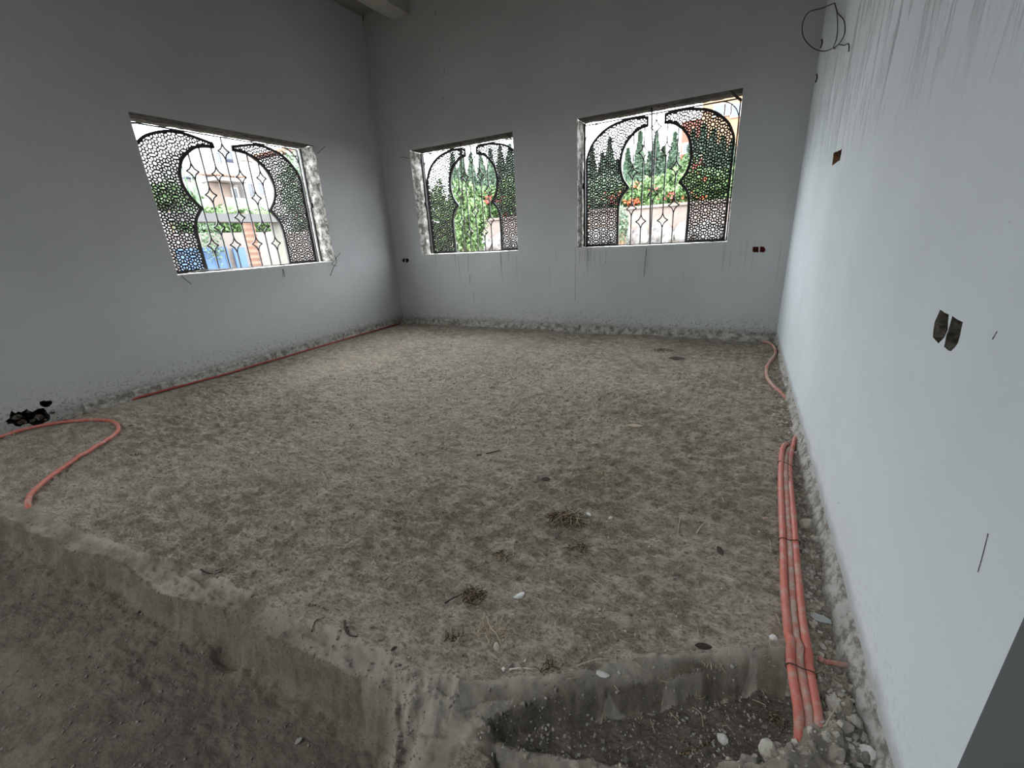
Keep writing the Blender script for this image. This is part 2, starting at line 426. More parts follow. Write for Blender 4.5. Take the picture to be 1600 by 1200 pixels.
def piece(name, mask, material):
    q = Q[mask]; u, inv = np.unique(q, return_inverse=True); V = Vg[u]; Fq = inv.reshape(-1, 4).astype(np.int32)
    me = bpy.data.meshes.new(name); me.vertices.add(len(V)); me.vertices.foreach_set('co', V.ravel())
    me.loops.add(len(Fq)*4); me.loops.foreach_set('vertex_index', Fq.ravel())
    me.polygons.add(len(Fq)); me.polygons.foreach_set('loop_start', np.arange(len(Fq))*4); me.polygons.foreach_set('loop_total', np.full(len(Fq), 4))
    me.polygons.foreach_set('use_smooth', np.ones(len(Fq), bool))
    me.update(calc_edges=True); me.validate()
    at_ = me.attributes.new('worn', 'FLOAT', 'POINT'); at_.data.foreach_set('value', WORN[u].astype(np.float32))
    o = link(name, me, material); o['kind'] = 'structure'; return o
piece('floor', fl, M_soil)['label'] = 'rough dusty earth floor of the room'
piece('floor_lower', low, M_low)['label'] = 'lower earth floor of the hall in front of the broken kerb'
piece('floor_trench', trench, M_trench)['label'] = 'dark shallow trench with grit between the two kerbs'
piece('trim_1', k1, M_kerb)['label'] = 'long crumbling mortar kerb along the step to the lower floor'
piece('trim_2', k2, M_kerb)['label'] = 'short pale concrete kerb running to the red conduits'
piece('trim_3', k3, M_kerb)['label'] = 'low concrete ledge at the bottom edge, before the trench'
piece('trim_4', rubm, M_kerb)['label'] = 'lump of hardened mortar over the conduit ends'
def gz(x, y):
    h, _ = height(np.array([[x]]), np.array([[y]])); return float(h[0, 0])

# ------------------------------------------------------------------ walls
def wall(name, ax, v, outline, holes, material, flip=False):
    """flat wall sheet in plane ax = v, outline and holes as 2-D (s, z) loops, s = the other horizontal axis"""
    bm = bmesh.new(); edges = []
    def P(s, z): return (v, s, z) if ax == 0 else (s, v, z)
    for loop in [outline]+holes:
        vs = [bm.verts.new(P(*p)) for p in loop]
        for i in range(len(vs)): edges.append(bm.edges.new((vs[i], vs[(i+1) % len(vs)])))
    bmesh.ops.triangle_fill(bm, use_beauty=True, use_dissolve=False, edges=edges)
    o = obj(name, bm, material); o['kind'] = 'structure'; return o

def ragged(P, amp=.004, step=.02, seed=0):
    out = []; n = len(P)
    for i in range(n):
        a = np.array(P[i]); b = np.array(P[(i+1) % n]); L = np.linalg.norm(b-a); k = max(1, int(L/step))
        for j in range(k):
            p = a+(b-a)*j/k
            out.append(tuple(p+np.array([mnoise.noise(Vector((p[0]*60+seed, p[1]*60, 1.3))), mnoise.noise(Vector((p[0]*60, p[1]*60+seed, 7.7)))])*amp*1.6))
    return out

def recess(name, ax, v, loop, depth, sgn, material, parent=None, rough=.006, shrink=.9):
    """hollow behind a hole in a wall: side walls and an uneven bottom; sgn = direction into the wall"""
    L = np.array(loop); c = L.mean(0); mb = MB(); n = len(L)
    def P(s, z, d): return (v+sgn*d, s, z) if ax == 0 else (s, v+sgn*d, z)
    rings = [(1.0, -.0), (1.0-(1-shrink)*.5, depth*.6), (shrink, depth), (shrink*.55, depth), (shrink*.2, depth)]
    for r, (k, d) in enumerate(rings):
        for p in L:
            q = c+(p-c)*k; nn = mnoise.noise(Vector((q[0]*45, q[1]*45, 3.1*r)))*rough if r > 0 else 0
            mb.V.append(P(q[0], q[1], max(.0, d+nn)))
    for r in range(len(rings)-1):
        for i in range(n): mb.F.append((r*n+i, r*n+(i+1) % n, (r+1)*n+(i+1) % n, (r+1)*n+i))
    mb.F.append(tuple((len(rings)-1)*n+i for i in range(n)))
    return mb.build(name, material, parent, smooth=False)

def S2(pts, ax, v):
    o = 1 if ax == 0 else 0
    return [(at(x, y, ax, v)[o], at(x, y, ax, v)[2]) for x, y in pts]
def rect(s0, s1, z0, z1): return [(s0, z0), (s1, z0), (s1, z1), (s0, z1)]
W1 = (2.2245, 4.0915, 1.037, 2.400); W2 = (-4.2593, -2.6440, 1.034, 2.424); W3 = (-1.8212, -.1628, 1.038, 2.432)
# --- holes
z5 = lambda P: [(x/5, 480+y/5) for x, y in P]
hole_l = ragged(S2(z5([(28, 905), (60, 862), (95, 822), (170, 812), (230, 818), (290, 798), (345, 800), (385, 828), (392, 870), (370, 898), (300, 912), (200, 926), (120, 934)]), 0, XL), .020, .015, 3)
hole_l2 = ragged(S2(z5([(308, 742), (340, 730), (408, 732), (410, 752), (388, 778), (345, 782), (312, 768)]), 0, XL), .004, .015, 4)
zc = lambda P: [(1400+x/2.5, 460+y/2.5) for x, y in P]
cavA = ragged(S2(zc([(172, 60), (206, 80), (202, 140), (190, 168), (166, 192), (143, 168), (150, 110)]), 0, XR), .002, .012, 5)
cavB = ragged(S2(zc([(220, 85), (262, 108), (242, 190), (215, 225), (187, 205), (203, 140)]), 0, XR), .002, .012, 6)
boxR = ragged(S2([(1302.5, 239), (1315.5, 233), (1312.5, 250), (1300, 259)], 0, XR), .002, .02, 7)
zs = lambda P: [(1100+x/4.283, 360+y/4.283) for x, y in P]
sockA = ragged(S2(zs([(326, 110), (364, 108), (366, 148), (326, 144)]), 1, YB), .003, .015, 8)
sockB = ragged(S2(zs([(374, 110), (402, 108), (413, 128), (404, 148), (372, 144)]), 1, YB), .003, .015, 9)
sockC = ragged(S2([(627.5, 406.5), (631, 403.5), (632.7, 404), (632.7, 410), (630, 409.5)], 1, YB), .002, .01, 10)
sockD = ragged(S2([(634, 403.5), (637.5, 404), (639.5, 407), (637, 410), (634, 410)], 1, YB), .002, .01, 11)

zpl = .073
wl = [(HYR, -.3), (HYR, HT)] + [(YB, HT), (YB, zpl)]
bot = [(y, zpl+.006*mnoise.noise(Vector((y*7, 0, 0)))+.003*mnoise.noise(Vector((y*40, 1, 0)))) for y in np.arange(YB-.02, .75, -.02)]
wl = [(HYR, HT), (YB, HT), (YB, zpl)]+[b_ for b_ in bot if b_[0] > 1.3]+[(1.28, .02), (1.27, -.08), (.74, -.3), (HYR, -.3)]
wall('wall_left', 0, XL, wl, [rect(*W1), hole_l, hole_l2, rect(*ADDED_HOLE_L)], M_left)
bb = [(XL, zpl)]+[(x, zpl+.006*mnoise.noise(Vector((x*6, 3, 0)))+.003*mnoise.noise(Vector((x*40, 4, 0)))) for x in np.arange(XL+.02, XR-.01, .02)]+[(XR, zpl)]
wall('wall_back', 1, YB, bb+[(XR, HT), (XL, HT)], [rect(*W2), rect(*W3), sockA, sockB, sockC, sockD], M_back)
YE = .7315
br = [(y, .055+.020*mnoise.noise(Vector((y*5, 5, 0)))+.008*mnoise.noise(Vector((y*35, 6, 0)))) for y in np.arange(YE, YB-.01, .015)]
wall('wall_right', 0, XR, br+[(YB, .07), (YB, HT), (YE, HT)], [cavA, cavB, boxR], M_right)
# jamb of the wide opening at the near end of the right wall
mb = MB(); mb.poly([(XR, YE, -.3), (XR+.30, YE, -.3), (XR+.30, YE, HT), (XR, YE, HT)])
o = mb.build('wall_right_end', M_jamb); o['kind'] = 'structure'
mb = MB(); X0, X1, Y0, Y1 = ADDED_ROOF_GAP
for a_, b_, c_, d_ in ((XL-.2, 3, Y1, YB+.3), (XL-.2, 3, HYR, Y0), (XL-.2, X0, Y0, Y1), (X1, 3, Y0, Y1)): mb.poly([(a_, c_, HT), (b_, c_, HT), (b_, d_, HT), (a_, d_, HT)])
mb.build('ceiling', M_ceil)['kind'] = 'structure'
mb = MB(); mb.poly([(XL, HYR, -.3), (3, HYR, -.3), (3, HYR, HT), (XL, HYR, HT)]); mb.build('wall_rear', M_lintel)['kind'] = 'structure'
mb = MB(); mb.poly([(3, HYR, -.3), (3, YB, -.3), (3, YB, HT), (3, HYR, HT)]); mb.build('wall_side', M_jamb)['kind'] = 'structure'
mb = MB(); mb.poly([(XR+.30, YE, -.3), (3, YE, -.3), (3, YE, HT), (XR+.30, YE, HT)]); mb.build('wall_end', M_jamb)['kind'] = 'structure'

# rough strip below the plaster
def skirt(name, ax, v, s0, s1, sgn, ztop, amp, step, material, base=.004, fillet=.035):
    ss = np.arange(s0, s1+step/2, step); zs_ = np.linspace(-.06, ztop, 16)
    S, Zz = np.meshgrid(ss, zs_)
    n1 = fbm(S, Zz, .09, 4, 201); n2 = fbm(S, Zz, .02, 3, 207)
    D = base+amp*n1+amp*.5*n2+fillet*sm(.05, -.02, Zz)*(0.5+np.clip(fbm(S, Zz*0, .25, 3, 211)+.5, 0, 1))
    D = np.where(Zz > ztop-.004, -.004, D)
    V = np.zeros(S.shape+(3,)); V[..., ax] = v-sgn*D; V[..., 1-ax] = S; V[..., 2] = Zz
    id_ = np.arange(S.size).reshape(S.shape)
    Fq = np.stack([id_[:-1, :-1], id_[:-1, 1:], id_[1:, 1:], id_[1:, :-1]], -1).reshape(-1, 4)
    o = link(name, mesh_np(name, V.reshape(-1, 3), Fq), material, smooth=True); o['kind'] = 'structure'; return o
M_skirt = mat('rough_skirting_mortar', (.4, .38, .34), .95)
g = G(M_skirt); c = g.mix(g.ramp(g.noise(16, 7, .75), .38, .60), (.17, .155, .13), (.46, .45, .41))
g.col(c); g.bump(g.noise(60, 6, .75), .008, .9)
# left skirting leaves the broken hole free
skirt('baseboard_left', 0, XL, 1.24, YB, -1, zpl+.012, .016, .012, M_skirt, .006, .012)
skirt('baseboard_back', 1, YB, XL, XR, 1, zpl+.012, .016, .012, M_skirt, .008, .03)
M_skirt_r = mat('crumbled_render', (.45, .44, .41), .95)
g = G(M_skirt_r); c = g.mix(g.ramp(g.noise(20, 7, .75), .38, .58), (.24, .22, .19), (.58, .57, .54)); g.col(c); g.bump(g.noise(70, 6, .75), .010, .9)
skirt('baseboard_right', 0, XR, YE, YB, 1, .072, .015, .007, M_skirt_r, .004, .016)

# ------------------------------------------------------------------ window openings
def rough_quad(name, A, B, C_, D, nrm, amp, material, n=(40, 8), seed=0):
    A, B, C_, D, nrm = map(Vector, (A, B, C_, D, nrm)); mb = MB(); nu, nv = n
    for j in range(nv+1):
        for i in range(nu+1):
            u, v = i/nu, j/nv
            p = (A*(1-u)+B*u)*(1-v)+(D*(1-u)+C_*u)*v
            k = 0 if (j == 0) else 1
            d = mnoise.noise(p*14+Vector((seed, 0, 0)))+.5*mnoise.noise(p*45)
            mb.V.append(tuple(p+nrm*amp*d*k))
    for j in range(nv):
        for i in range(nu): mb.F.append((j*(nu+1)+i, j*(nu+1)+i+1, (j+1)*(nu+1)+i+1, (j+1)*(nu+1)+i))
    return mb.build(name, material, None, True)
M_sill = mat('pale_sill_mortar', (.55, .54, .51), .9); g = G(M_sill); g.col(g.mix(g.ramp(g.noise(14, 5), .35, .7), (.34, .32, .29), (.66, .65, .62))); g.bump(g.noise(50, 5), .004, .7)
def window(name, ax, v, sgn, w, label):
    s0, s1, z0, z1 = w; T = .30
    P = (lambda s, z, d: Vector((v+sgn*d, s, z))) if ax == 0 else (lambda s, z, d: Vector((s, v+sgn*d, z)))
    A = Vector((0, 1, 0)) if ax == 0 else Vector((1, 0, 0))
    r = empty(name, P((s0+s1)/2, z0, 0)); r['kind'] = 'structure'; r['label'] = label
    parts = [rough_quad('sill', P(s0, z0, 0), P(s1, z0, 0), P(s1, z0, T), P(s0, z0, T), (0, 0, 1), .004, M_sill, (60, 8)),
             rough_quad('jamb', P(s0, z0, 0), P(s0, z1, 0), P(s0, z1, T), P(s0, z0, T), A, .009, M_reveal, (50, 12)),
             rough_quad('jamb', P(s1, z0, 0), P(s1, z1, 0), P(s1, z1, T), P(s1, z0, T), A, .009, M_reveal, (50, 12), 5),
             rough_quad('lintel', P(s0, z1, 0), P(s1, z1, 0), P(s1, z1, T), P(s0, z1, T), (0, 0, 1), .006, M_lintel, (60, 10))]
    place(r, parts)
    return P
Pw1 = window('window_1', 0, XL, -1, W1, 'unglazed window opening in the left wall')
Pw2 = window('window_2', 1, YB, 1, W2, 'narrower unglazed opening in the back wall near the left corner')
Pw3 = window('window_3', 1, YB, 1, W3, 'larger unglazed opening in the back wall on the right')

# ------------------------------------------------------------------ wrought iron grilles
def dense(P, step=.02):
    out = []
    for a, b in zip(P[:-1], P[1:]):
        n = max(1, int(math.dist(a, b)/step))
        for i in range(n): out.append((a[0]+(b[0]-a[0])*i/n, a[1]+(b[1]-a[1])*i/n))
    out.append(P[-1]); return out
def girih(u0, u1, z0, z1, a):
    """segments of a ten-fold star lattice filling the box"""
    segs = []; cu = 3.236*a; cv = 2.351*a
    for i in range(int((u0)/cu)-2, int(u1/cu)+3):
        for j in range(int((z0)/cv)-2, int(z1/cv)+3):
            for (ou, ov) in ((0, 0), (cu/2, cv/2)):
                c = (i*cu+ou, j*cv+ov)
                def pt(r, deg): t = math.radians(deg); return (c[0]+r*a*math.cos(t), c[1]+r*a*math.sin(t))
                for k in range(10):
                    A = pt(.36, 18+36*k); Bp = pt(.36, 54+36*k); segs.append((A, Bp))
                    T = pt(.84, 18+36*k); segs.append((A, T))
                    E0 = pt(1, 36*k); E1_ = pt(1, 36*k+36)
                    segs += [(E0, T), (T, E1_)]
                g0 = (c[0]+1.618*a, c[1])
                hx = [(g0[0]-.618*a, g0[1]), (g0[0]-.309*a, g0[1]+.2246*a), (g0[0]+.309*a, g0[1]+.2246*a), (g0[0]+.618*a, g0[1]), (g0[0]+.309*a, g0[1]-.2246*a), (g0[0]-.309*a, g0[1]-.2246*a)]
                segs += [(hx[q], hx[(q+1) % 6]) for q in range(6)]
    return segs
def pip(P, x, y):
    r = False; n = len(P)
    for i in range(n):
        x1, y1 = P[i]; x2, y2 = P[(i+1) % n]
        if (y1 > y) != (y2 > y) and x < (x2-x1)*(y-y1)/(y2-y1)+x1: r = not r
    return r

def grille(P, d, uc, spec, label, flaps):
    """P(s, z, depth) maps to world; spec lists the arch outlines measured from the centre uc"""
    out_h, in_h = spec['outer'], spec['inner']; z0 = spec['z0']; z1 = spec['z1']
    root = empty('window_grille', P(uc, z0-.012, d)); tag(root, label, 'window grille'); parts = []
    def Q(u, z, dd=0): return P(uc+u, z, d+dd)
    def bar(mb, a, b, w, t, dd=0):
        (u0, v0), (u1, v1) = a, b; L = math.hypot(u1-u0, v1-v0)
        if L < 1e-6: return
        nx_, ny_ = -(v1-v0)/L*w/2, (u1-u0)/L*w/2; n = len(mb.V)
        for e in (-t/2, t/2):
            for (u, v) in ((u0-nx_, v0-ny_), (u1-nx_, v1-ny_), (u1+nx_, v1+ny_), (u0+nx_, v0+ny_)): mb.V.append(tuple(Q(u, v, dd+e)))
        for f in ((0, 1, 2, 3), (7, 6, 5, 4), (0, 4, 5, 1), (1, 5, 6, 2), (2, 6, 7, 3), (3, 7, 4, 0)): mb.F.append(tuple(n+i for i in f))
    def band(mb, L, w, t, dd=0):
        """ribbon with mitred corners, rectangular section"""
        n0 = len(mb.V)
        for i, p in enumerate(L):
            a = L[max(i-1, 0)]; b = L[min(i+1, len(L)-1)]; l = math.hypot(b[0]-a[0], b[1]-a[1]) or 1
            nx_, ny_ = -(b[1]-a[1])/l*w/2, (b[0]-a[0])/l*w/2
            for (s, e) in ((-1, -1), (1, -1), (1, 1), (-1, 1)): mb.V.append(tuple(Q(p[0]+s*nx_, p[1]+s*ny_, dd+e*t/2)))
        for i in range(len(L)-1):
            for k in range(4): mb.F.append((n0+i*4+k, n0+i*4+(k+1) % 4, n0+(i+1)*4+(k+1) % 4, n0+(i+1)*4+k))
        mb.F.append((n0, n0+1, n0+2, n0+3)); e_ = n0+(len(L)-1)*4; mb.F.append((e_+3, e_+2, e_+1, e_))
    def curve(P2, n=8):
        return [(p.x, p.y) for p in spline([Vector((a, b, 0)) for a, b in P2], n)]
    oc = [(out_h[0][0], z0)]+curve(out_h)
    # keyhole: lower leg, cusp, round upper part
    ic = curve(in_h['low'])+curve(in_h['high'])[1:]
    hw = spec['half']
    # rectangular frame
    mb = MB()
    for s in (-1, 1): bar(mb, (s*hw, z0), (s*hw, z1), .012, .02)
    bar(mb, (-hw, z1), (hw, z1), .010, .02); bar(mb, (-hw, z0), (hw, z0), .012, .02)
    parts.append(mb.build('frame', M_iron))
    segs = girih(-hw, hw, z0, z1, spec['a'])
    for s in (-1, 1):
        o_ = [(s*u, z) for u, z in oc]; i_ = [(s*u, z) for u, z in ic]
        poly = o_+list(reversed(i_))
        mb = MB(); band(mb, o_, .026, .022); parts.append(mb.build('arch_band', M_iron))
        mb = MB(); band(mb, i_, .030, .024); parts.append(mb.build('keyhole_band', M_iron))
        mb = MB(); bar(mb, (o_[-1][0], o_[-1][1]+.012), (i_[-1][0], i_[-1][1]-.012), .022, .024); parts.append(mb.build('end_plate', M_iron))
        mb = MB(); bar(mb, (o_[0][0], z0+.01), (i_[0][0], z0+.01), .028, .022); parts.append(mb.build('foot_plate', M_iron))
        mb = MB()
        for (A, B) in segs:
            if max(A[1], B[1]) < z0-.02 or min(A[1], B[1]) > z1 or s*(A[0]+B[0]) < 0: continue
            st = 4; run = None
            for k in range(st):
                p = (A[0]+(B[0]-A[0])*k/st, A[1]+(B[1]-A[1])*k/st); q = (A[0]+(B[0]-A[0])*(k+1)/st, A[1]+(B[1]-A[1])*(k+1)/st)
                if pip(poly, (p[0]+q[0])/2, (p[1]+q[1])/2):
                    run = (run[0], q) if run else (p, q)
                elif run: bar(mb, run[0], run[1], .0122, .006); run = None
            if run: bar(mb, run[0], run[1], .0122, .006)
        parts.append(mb.build('star_lattice', M_iron))
        # thin quarter arc in the upper corner
        mb = MB(); r = .19; band(mb, [(s*(hw-r+r*math.cos(t)), z1-r+r*math.sin(t)) for t in np.linspace(-.15, PI/2, 12)] if False else [(s*(hw-r*(1-math.cos(t))-.0), z1-.20+.20*math.sin(t)) for t in np.linspace(0, PI/2, 12)], .008, .014)
        parts.append(mb.build('corner_arc', M_iron))
    # uprights, broken by concave diamonds
    def top_at(u):
        if abs(u) < .09: return z1
        zb_ = [z for (uu, z), (u2, z2) in zip(ic[:-1], ic[1:]) if z > spec['cusp'] and min(uu, u2) <= abs(u) <= max(uu, u2)]
        return max(zb_) if zb_ else z1-.1
    dia = spec['dia']; hh, ww = .078, .060
    for u in spec['bars']:
        ds = sorted([z for (du, z) in dia if abs(du-u) < .03]); zt = top_at(u); z = z0; mb = MB()
        for zd in ds: bar(mb, (u, z), (u, zd-hh), .0115, .012); z = zd+hh
        bar(mb, (u, z), (u, zt), .0115, .012); b_ = mb.build('upright', M_iron); parts.append(b_)
        for zd in ds:
            mb = MB()
            for sx in (-1, 1):
                for sz in (-1, 1):
                    L = []
                    for k in range(7):
                        t = k/6; x = ww*t; zz = hh*(1-t); bow = .010*math.sin(PI*t)
                        L.append((u+sx*(x-bow), zd+sz*(zz-bow)))
                    band(mb, L, .0115, .012)
            dd_ = mb.build('diamond', M_iron, b_)
    for p in list(parts):
        pass
    place(root, parts)
    return root
IN_LOW3 = [(.392, 1.045), (.395, 1.20), (.396, 1.40), (.388, 1.52), (.350, 1.61), (.281, 1.682)]
IN_HI3 = [(.281, 1.682), (.345, 1.77), (.376, 1.87), (.381, 1.97), (.355, 2.09), (.30, 2.18), (.22, 2.25), (.155, 2.28), (.093, 2.290)]
spec3 = dict(z0=1.047, z1=2.392, half=.806, a=.0585, cusp=1.683,
    outer=[(.779, 1.9), (.779, 2.03), (.755, 2.11), (.70, 2.205), (.59, 2.298), (.47, 2.350), (.34, 2.374), (.24, 2.381), (.095, 2.366)],
    inner=dict(low=IN_LOW3, high=IN_HI3), bars=[-.236, -.122, 0, .122, .236],
    dia=[(0, 2.258), (-.122, 2.03), (.122, 2.03), (-.236, 1.835), (.236, 1.832), (0, 1.582), (-.236, 1.452), (.236, 1.452), (-.122, 1.302), (.122, 1.300)])
spec1 = dict(z0=1.047, z1=2.366, half=.905, a=.060, cusp=1.662,
    outer=[(.872, 1.9), (.868, 2.05), (.80, 2.17), (.69, 2.272), (.52, 2.336), (.40, 2.345), (.33, 2.340), (.105, 2.292)],
    inner=dict(low=[(.492, 1.045), (.494, 1.25), (.490, 1.44), (.458, 1.56), (.38, 1.662)],
               high=[(.38, 1.662), (.455, 1.765), (.492, 1.86), (.497, 1.95), (.465, 2.06), (.41, 2.14), (.30, 2.225), (.20, 2.255), (.10, 2.262)]),
    bars=[-.362, -.246, -.125, 0, .125, .246, .362],
    dia=[(-.362, 2.007), (-.125, 2.0), (.125, 1.995), (.362, 2.005), (0, 2.232), (-.246, 1.794), (.246, 1.788), (0, 1.579), (-.246, 1.475), (.246, 1.478), (-.362, 1.299), (-.125, 1.297), (.125, 1.297), (.362, 1.297)])
grille(Pw1, .2, 3.087, spec1, 'black iron grille with a wide keyhole arch in the left wall window', True)
grille(Pw2, .2, -3.382, spec3, 'black iron keyhole grille in the small back window near the corner', True)
grille(Pw3, .2, -.985, spec3, 'black iron keyhole grille in the back window nearest the right wall', True)

# flat dark steel angles standing in the reveals beside the grilles
def jamb_bar(P, s, d, z0, z1, label, wdt=.022):
    mb = MB(); c0 = P(s, z0, d); c1 = P(s, z1, d); mb.box((c0+c1)/2, (wdt/2, wdt/2, (z1-z0)/2))
    mb.box(P(s, (z0+z1)/2+.02, d-.012), (.016, .016, .03))
    tag(mb.build('steel_post', M_iron), label, 'post')
jamb_bar(Pw1, W1[1]-.022, .235, 1.045, 2.392, 'thin dark steel post beside the grille of the left wall window')
jamb_bar(Pw2, W2[0]+.018, .235, 1.042, 2.415, 'thin dark steel post at the left reveal of the small back window')
jamb_bar(Pw3, W3[0]+.016, .235, 1.046, 2.42, 'thin dark steel post at the left reveal of the large back window')
# long rods leaning in front of the back grilles
mb = MB(); mb.tube(spline([at(1018.5, 165, 1, YB+.10), at(1019, 260, 1, YB+.12), at(1016, 330, 1, YB+.13), at(1015.5, 383, 1, YB+.13)], 6), .0085, 8)
tag(mb.build('iron_rod', M_iron, None, True), 'dark iron rod standing upright before the large back window grille', 'rod')
mb = MB(); mb.tube(spline([at(719.5, 224, 1, YB+.06), at(722, 290, 1, YB+.10), at(726, 350, 1, YB+.12), at(729, 395, 1, YB+.12)], 6), .0065, 8)
tag(mb.build('iron_rod', M_rust, None, True), 'thin rusty rod leaning before the small back window grille', 'rod')
mb = MB(); mb.tube(spline([at(1136, 139, 1, YB+.01), at(1147, 148, 1, YB+.10), at(1158, 157, 1, YB+.18)], 6), .012, 8)
tag(mb.build('bent_bar', M_rust, None, True), 'short bent bar under the lintel of the large back window', 'bar')
mb = MB(); mb.tube(spline([at(786, 206, 1, YB+.01), at(793, 212, 1, YB+.10), at(800, 218, 1, YB+.18)], 6), .009, 8)
tag(mb.build('bent_bar', M_rust, None, True), 'short bent bar under the lintel of the small back window', 'bar')

# ------------------------------------------------------------------ hollows and boxes in the walls
def wall_thing(name, ax, v, loop, depth, sgn, m_, label, cat, group=None, wires=None, **k):
    c = np.array(loop).mean(0); loc = (v, c[0], c[1]) if ax == 0 else (c[0], v, c[1])
    r = empty(name, loc); tag(r, label, cat, group)
    parts = [recess('casing', ax, v, loop, depth, sgn, m_, **k)]
    if wires:
        for q in range(wires):
            mb = MB(); P0 = Vector(loc); ofs = Vector((0, .012*(q-.5*(wires-1)), 0)) if ax == 0 else Vector((.014*(q-.5*(wires-1)), 0, 0))
            n_ = Vector((sgn, 0, 0)) if ax == 0 else Vector((0, sgn, 0))
            mb.tube(spline([P0+ofs+n_*depth*.9+Vector((0, 0, -.03)), P0+ofs*1.3+n_*depth*.4, P0+ofs*.7+n_*.008+Vector((0, 0, .018))], 5), .003, 6)
            parts.append(mb.build('wire', M_rust, None, True))
    place(r, parts); return r
wall_thing('socket_box', 1, YB, sockA, .05, 1, M_box_red, 'red empty socket box, left one of the pair on the back wall', 'socket box', rough=.002, wires=2)
wall_thing('socket_box', 1, YB, sockB, .05, 1, M_box_red, 'dark red empty socket box, right one of the pair on the back wall', 'socket box', rough=.004, wires=1)
wall_thing('socket_box', 1, YB, sockC, .05, 1, M_box_black, 'black socket hollow near the left corner, its left half', 'socket box')
wall_thing('socket_box', 1, YB, sockD, .05, 1, M_box_black, 'black socket hollow near the left corner, its right half', 'socket box')
wall_thing('socket_box', 0, XR, boxR, .04, 1, M_box_brown, 'brown recessed switch box with wire ends high on the right wall', 'socket box', wires=3, rough=.003)
wall_thing('socket_hollow', 0, XR, cavA, .03, 1, M_cav, 'ragged cement-filled hollow in the right wall, left of the pair', 'wall cavity', rough=.022)
wall_thing('socket_hollow', 0, XR, cavB, .03, 1, M_cav, 'ragged cement-filled hollow in the right wall, right of the pair', 'wall cavity', rough=.022)
hb = recess('wall_hole', 0, XL, hole_l, .10, -1, M_black, rough=.07, shrink=.8); tag(hb, 'black broken hole at the foot of the left wall beside the red pipe', 'wall hole')
hb = recess('wall_hole', 0, XL, hole_l2, .06, -1, M_black, rough=.02); tag(hb, 'small black chip hole above the broken hole in the left wall', 'wall hole')

# ------------------------------------------------------------------ stones
def stone_mesh(name, seed, sub=2, amp=.35, flat=.7):
    bm = bmesh.new(); bmesh.ops.create_icosphere(bm, subdivisions=sub, radius=1)
    for v in bm.verts:
        n = mnoise.noise(v.co*1.3+Vector((seed*3.7, seed, 0)))+.4*mnoise.noise(v.co*3.1+Vector((seed, 0, seed)))
        v.co *= 1+amp*n; v.co.z *= flat
    me = bpy.data.meshes.new(name); bm.to_mesh(me); bm.free(); return me
def stone(px, py, r, label, m_=M_stone, seed=1, z=0, cat='stone', name='stone', ax=2, v=0, sc=(1, 1, 1), sub=3, group=None):
    p = at(px, py, ax, v)
    if ax == 2: p.z = gz(p.x, p.y)+r*.35
    o = link(name, stone_mesh(name, seed, sub), m_, None, False); o.location = p; o.scale = (r*sc[0], r*sc[1], r*sc[2]); o.rotation_euler = (0, 0, seed*1.3)
    return tag(o, label, cat, group)
# rubble in and under the broken hole
ORD = ['first', 'second', 'third', 'fourth', 'fifth', 'sixth', 'seventh', 'eighth', 'ninth', 'tenth', 'eleventh', 'twelfth', 'thirteenth', 'fourteenth', 'fifteenth', 'sixteenth']
for i, (px, py, r) in enumerate([(24, 652, .035), (35, 660, .028), (44, 642, .02), (51, 657, .022), (61, 652, .03), (72, 658, .024), (80, 646, .035), (88, 652, .04), (96, 645, .03)]):
    p = at(px, py, 0, XL-.02); p.x += .0; p.z = max(p.z, gz(XL+.03, p.y)+r*.4)
    o = link('rubble_stone', stone_mesh('rubble_stone', i+20, 2, .5), M_rub); o.location = p; o.scale = (r*.8, r*.9, r*.7); o.rotation_euler = (i, i*2, i)
    tag(o, ORD[i]+' lump of rubble, counted from the left, in the broken hole of the left wall', 'stone', 'rubble in the broken wall hole')
for i, (px, py, r) in enumerate([(105, 650, .035), (122, 648, .03), (140, 640, .03), (10, 681, .022), (22, 683, .016)]):
    p = at(px, py, 0, XL+.03); p.z = gz(p.x, p.y)+r*.3
    o = link('mortar_lump', stone_mesh('mortar_lump', i+40, 2, .5), M_stone); o.location = p; o.scale = (r, r*1.2, r*.8); o.rotation_euler = (i, i, i)
    tag(o, ['big grey mortar lump just right of the broken hole', 'grey mortar lump second right of the broken hole', 'grey mortar lump furthest right of the broken hole', 'grey lump under the red conduit at the left picture edge', 'small grey lump by the conduit at the left picture edge'][i], 'stone', 'mortar lumps along the left wall')
stone(1264, 805, .030, 'pale yellowish stone against the right wall beside the conduits', mat('yellowish_stone', (.62, .58, .46), .9), 3, sc=(1.6, .9, 1.1))
stone(1261, 797, .012, 'small pale stone touching the yellowish stone by the right wall', M_stonepale, 4)
stone(1277, 838, .018, 'pale broken mortar piece at the right wall below the yellowish stone', M_stonepale, 5, sc=(1.2, 1, .8))
stone(1204, 1160, .022, 'rounded pale stone left of the hardened mortar lump', M_stonepale, 6, sc=(1.3, .9, .9))
stone(1133, 1127, .013, 'white round pebble in the trench beside the forked twig', M_chip, 7)
stone(812, 932, .016, 'white flat stone chip lying alone mid-floor near the straw', M_chip, 8, sc=(1.3, .7, .5))
stone(776, 1012, .012, 'cream stone chip at the end of the straw stalks', M_stonepale, 9, sc=(1.3, .8, .5))
stone(787, 1049, .006, 'tiny white chip left of the white mortar smear', M_chip, 10)
stone(1208, 1000, .012, 'white scrap beside the left conduit at the kerb', M_chip, 11, sc=(1, .9, .7))
stone(1281, 963, .022, 'grey flat scrap of plastic between conduits and right wall', M_glasschip, 12, sc=(1.4, .7, .15), cat='scrap', name='plastic_scrap')
stone(954, 811, .009, 'right one of two white chips beside the straw tuft', M_chip, 13, sc=(1.5, .8, .6))
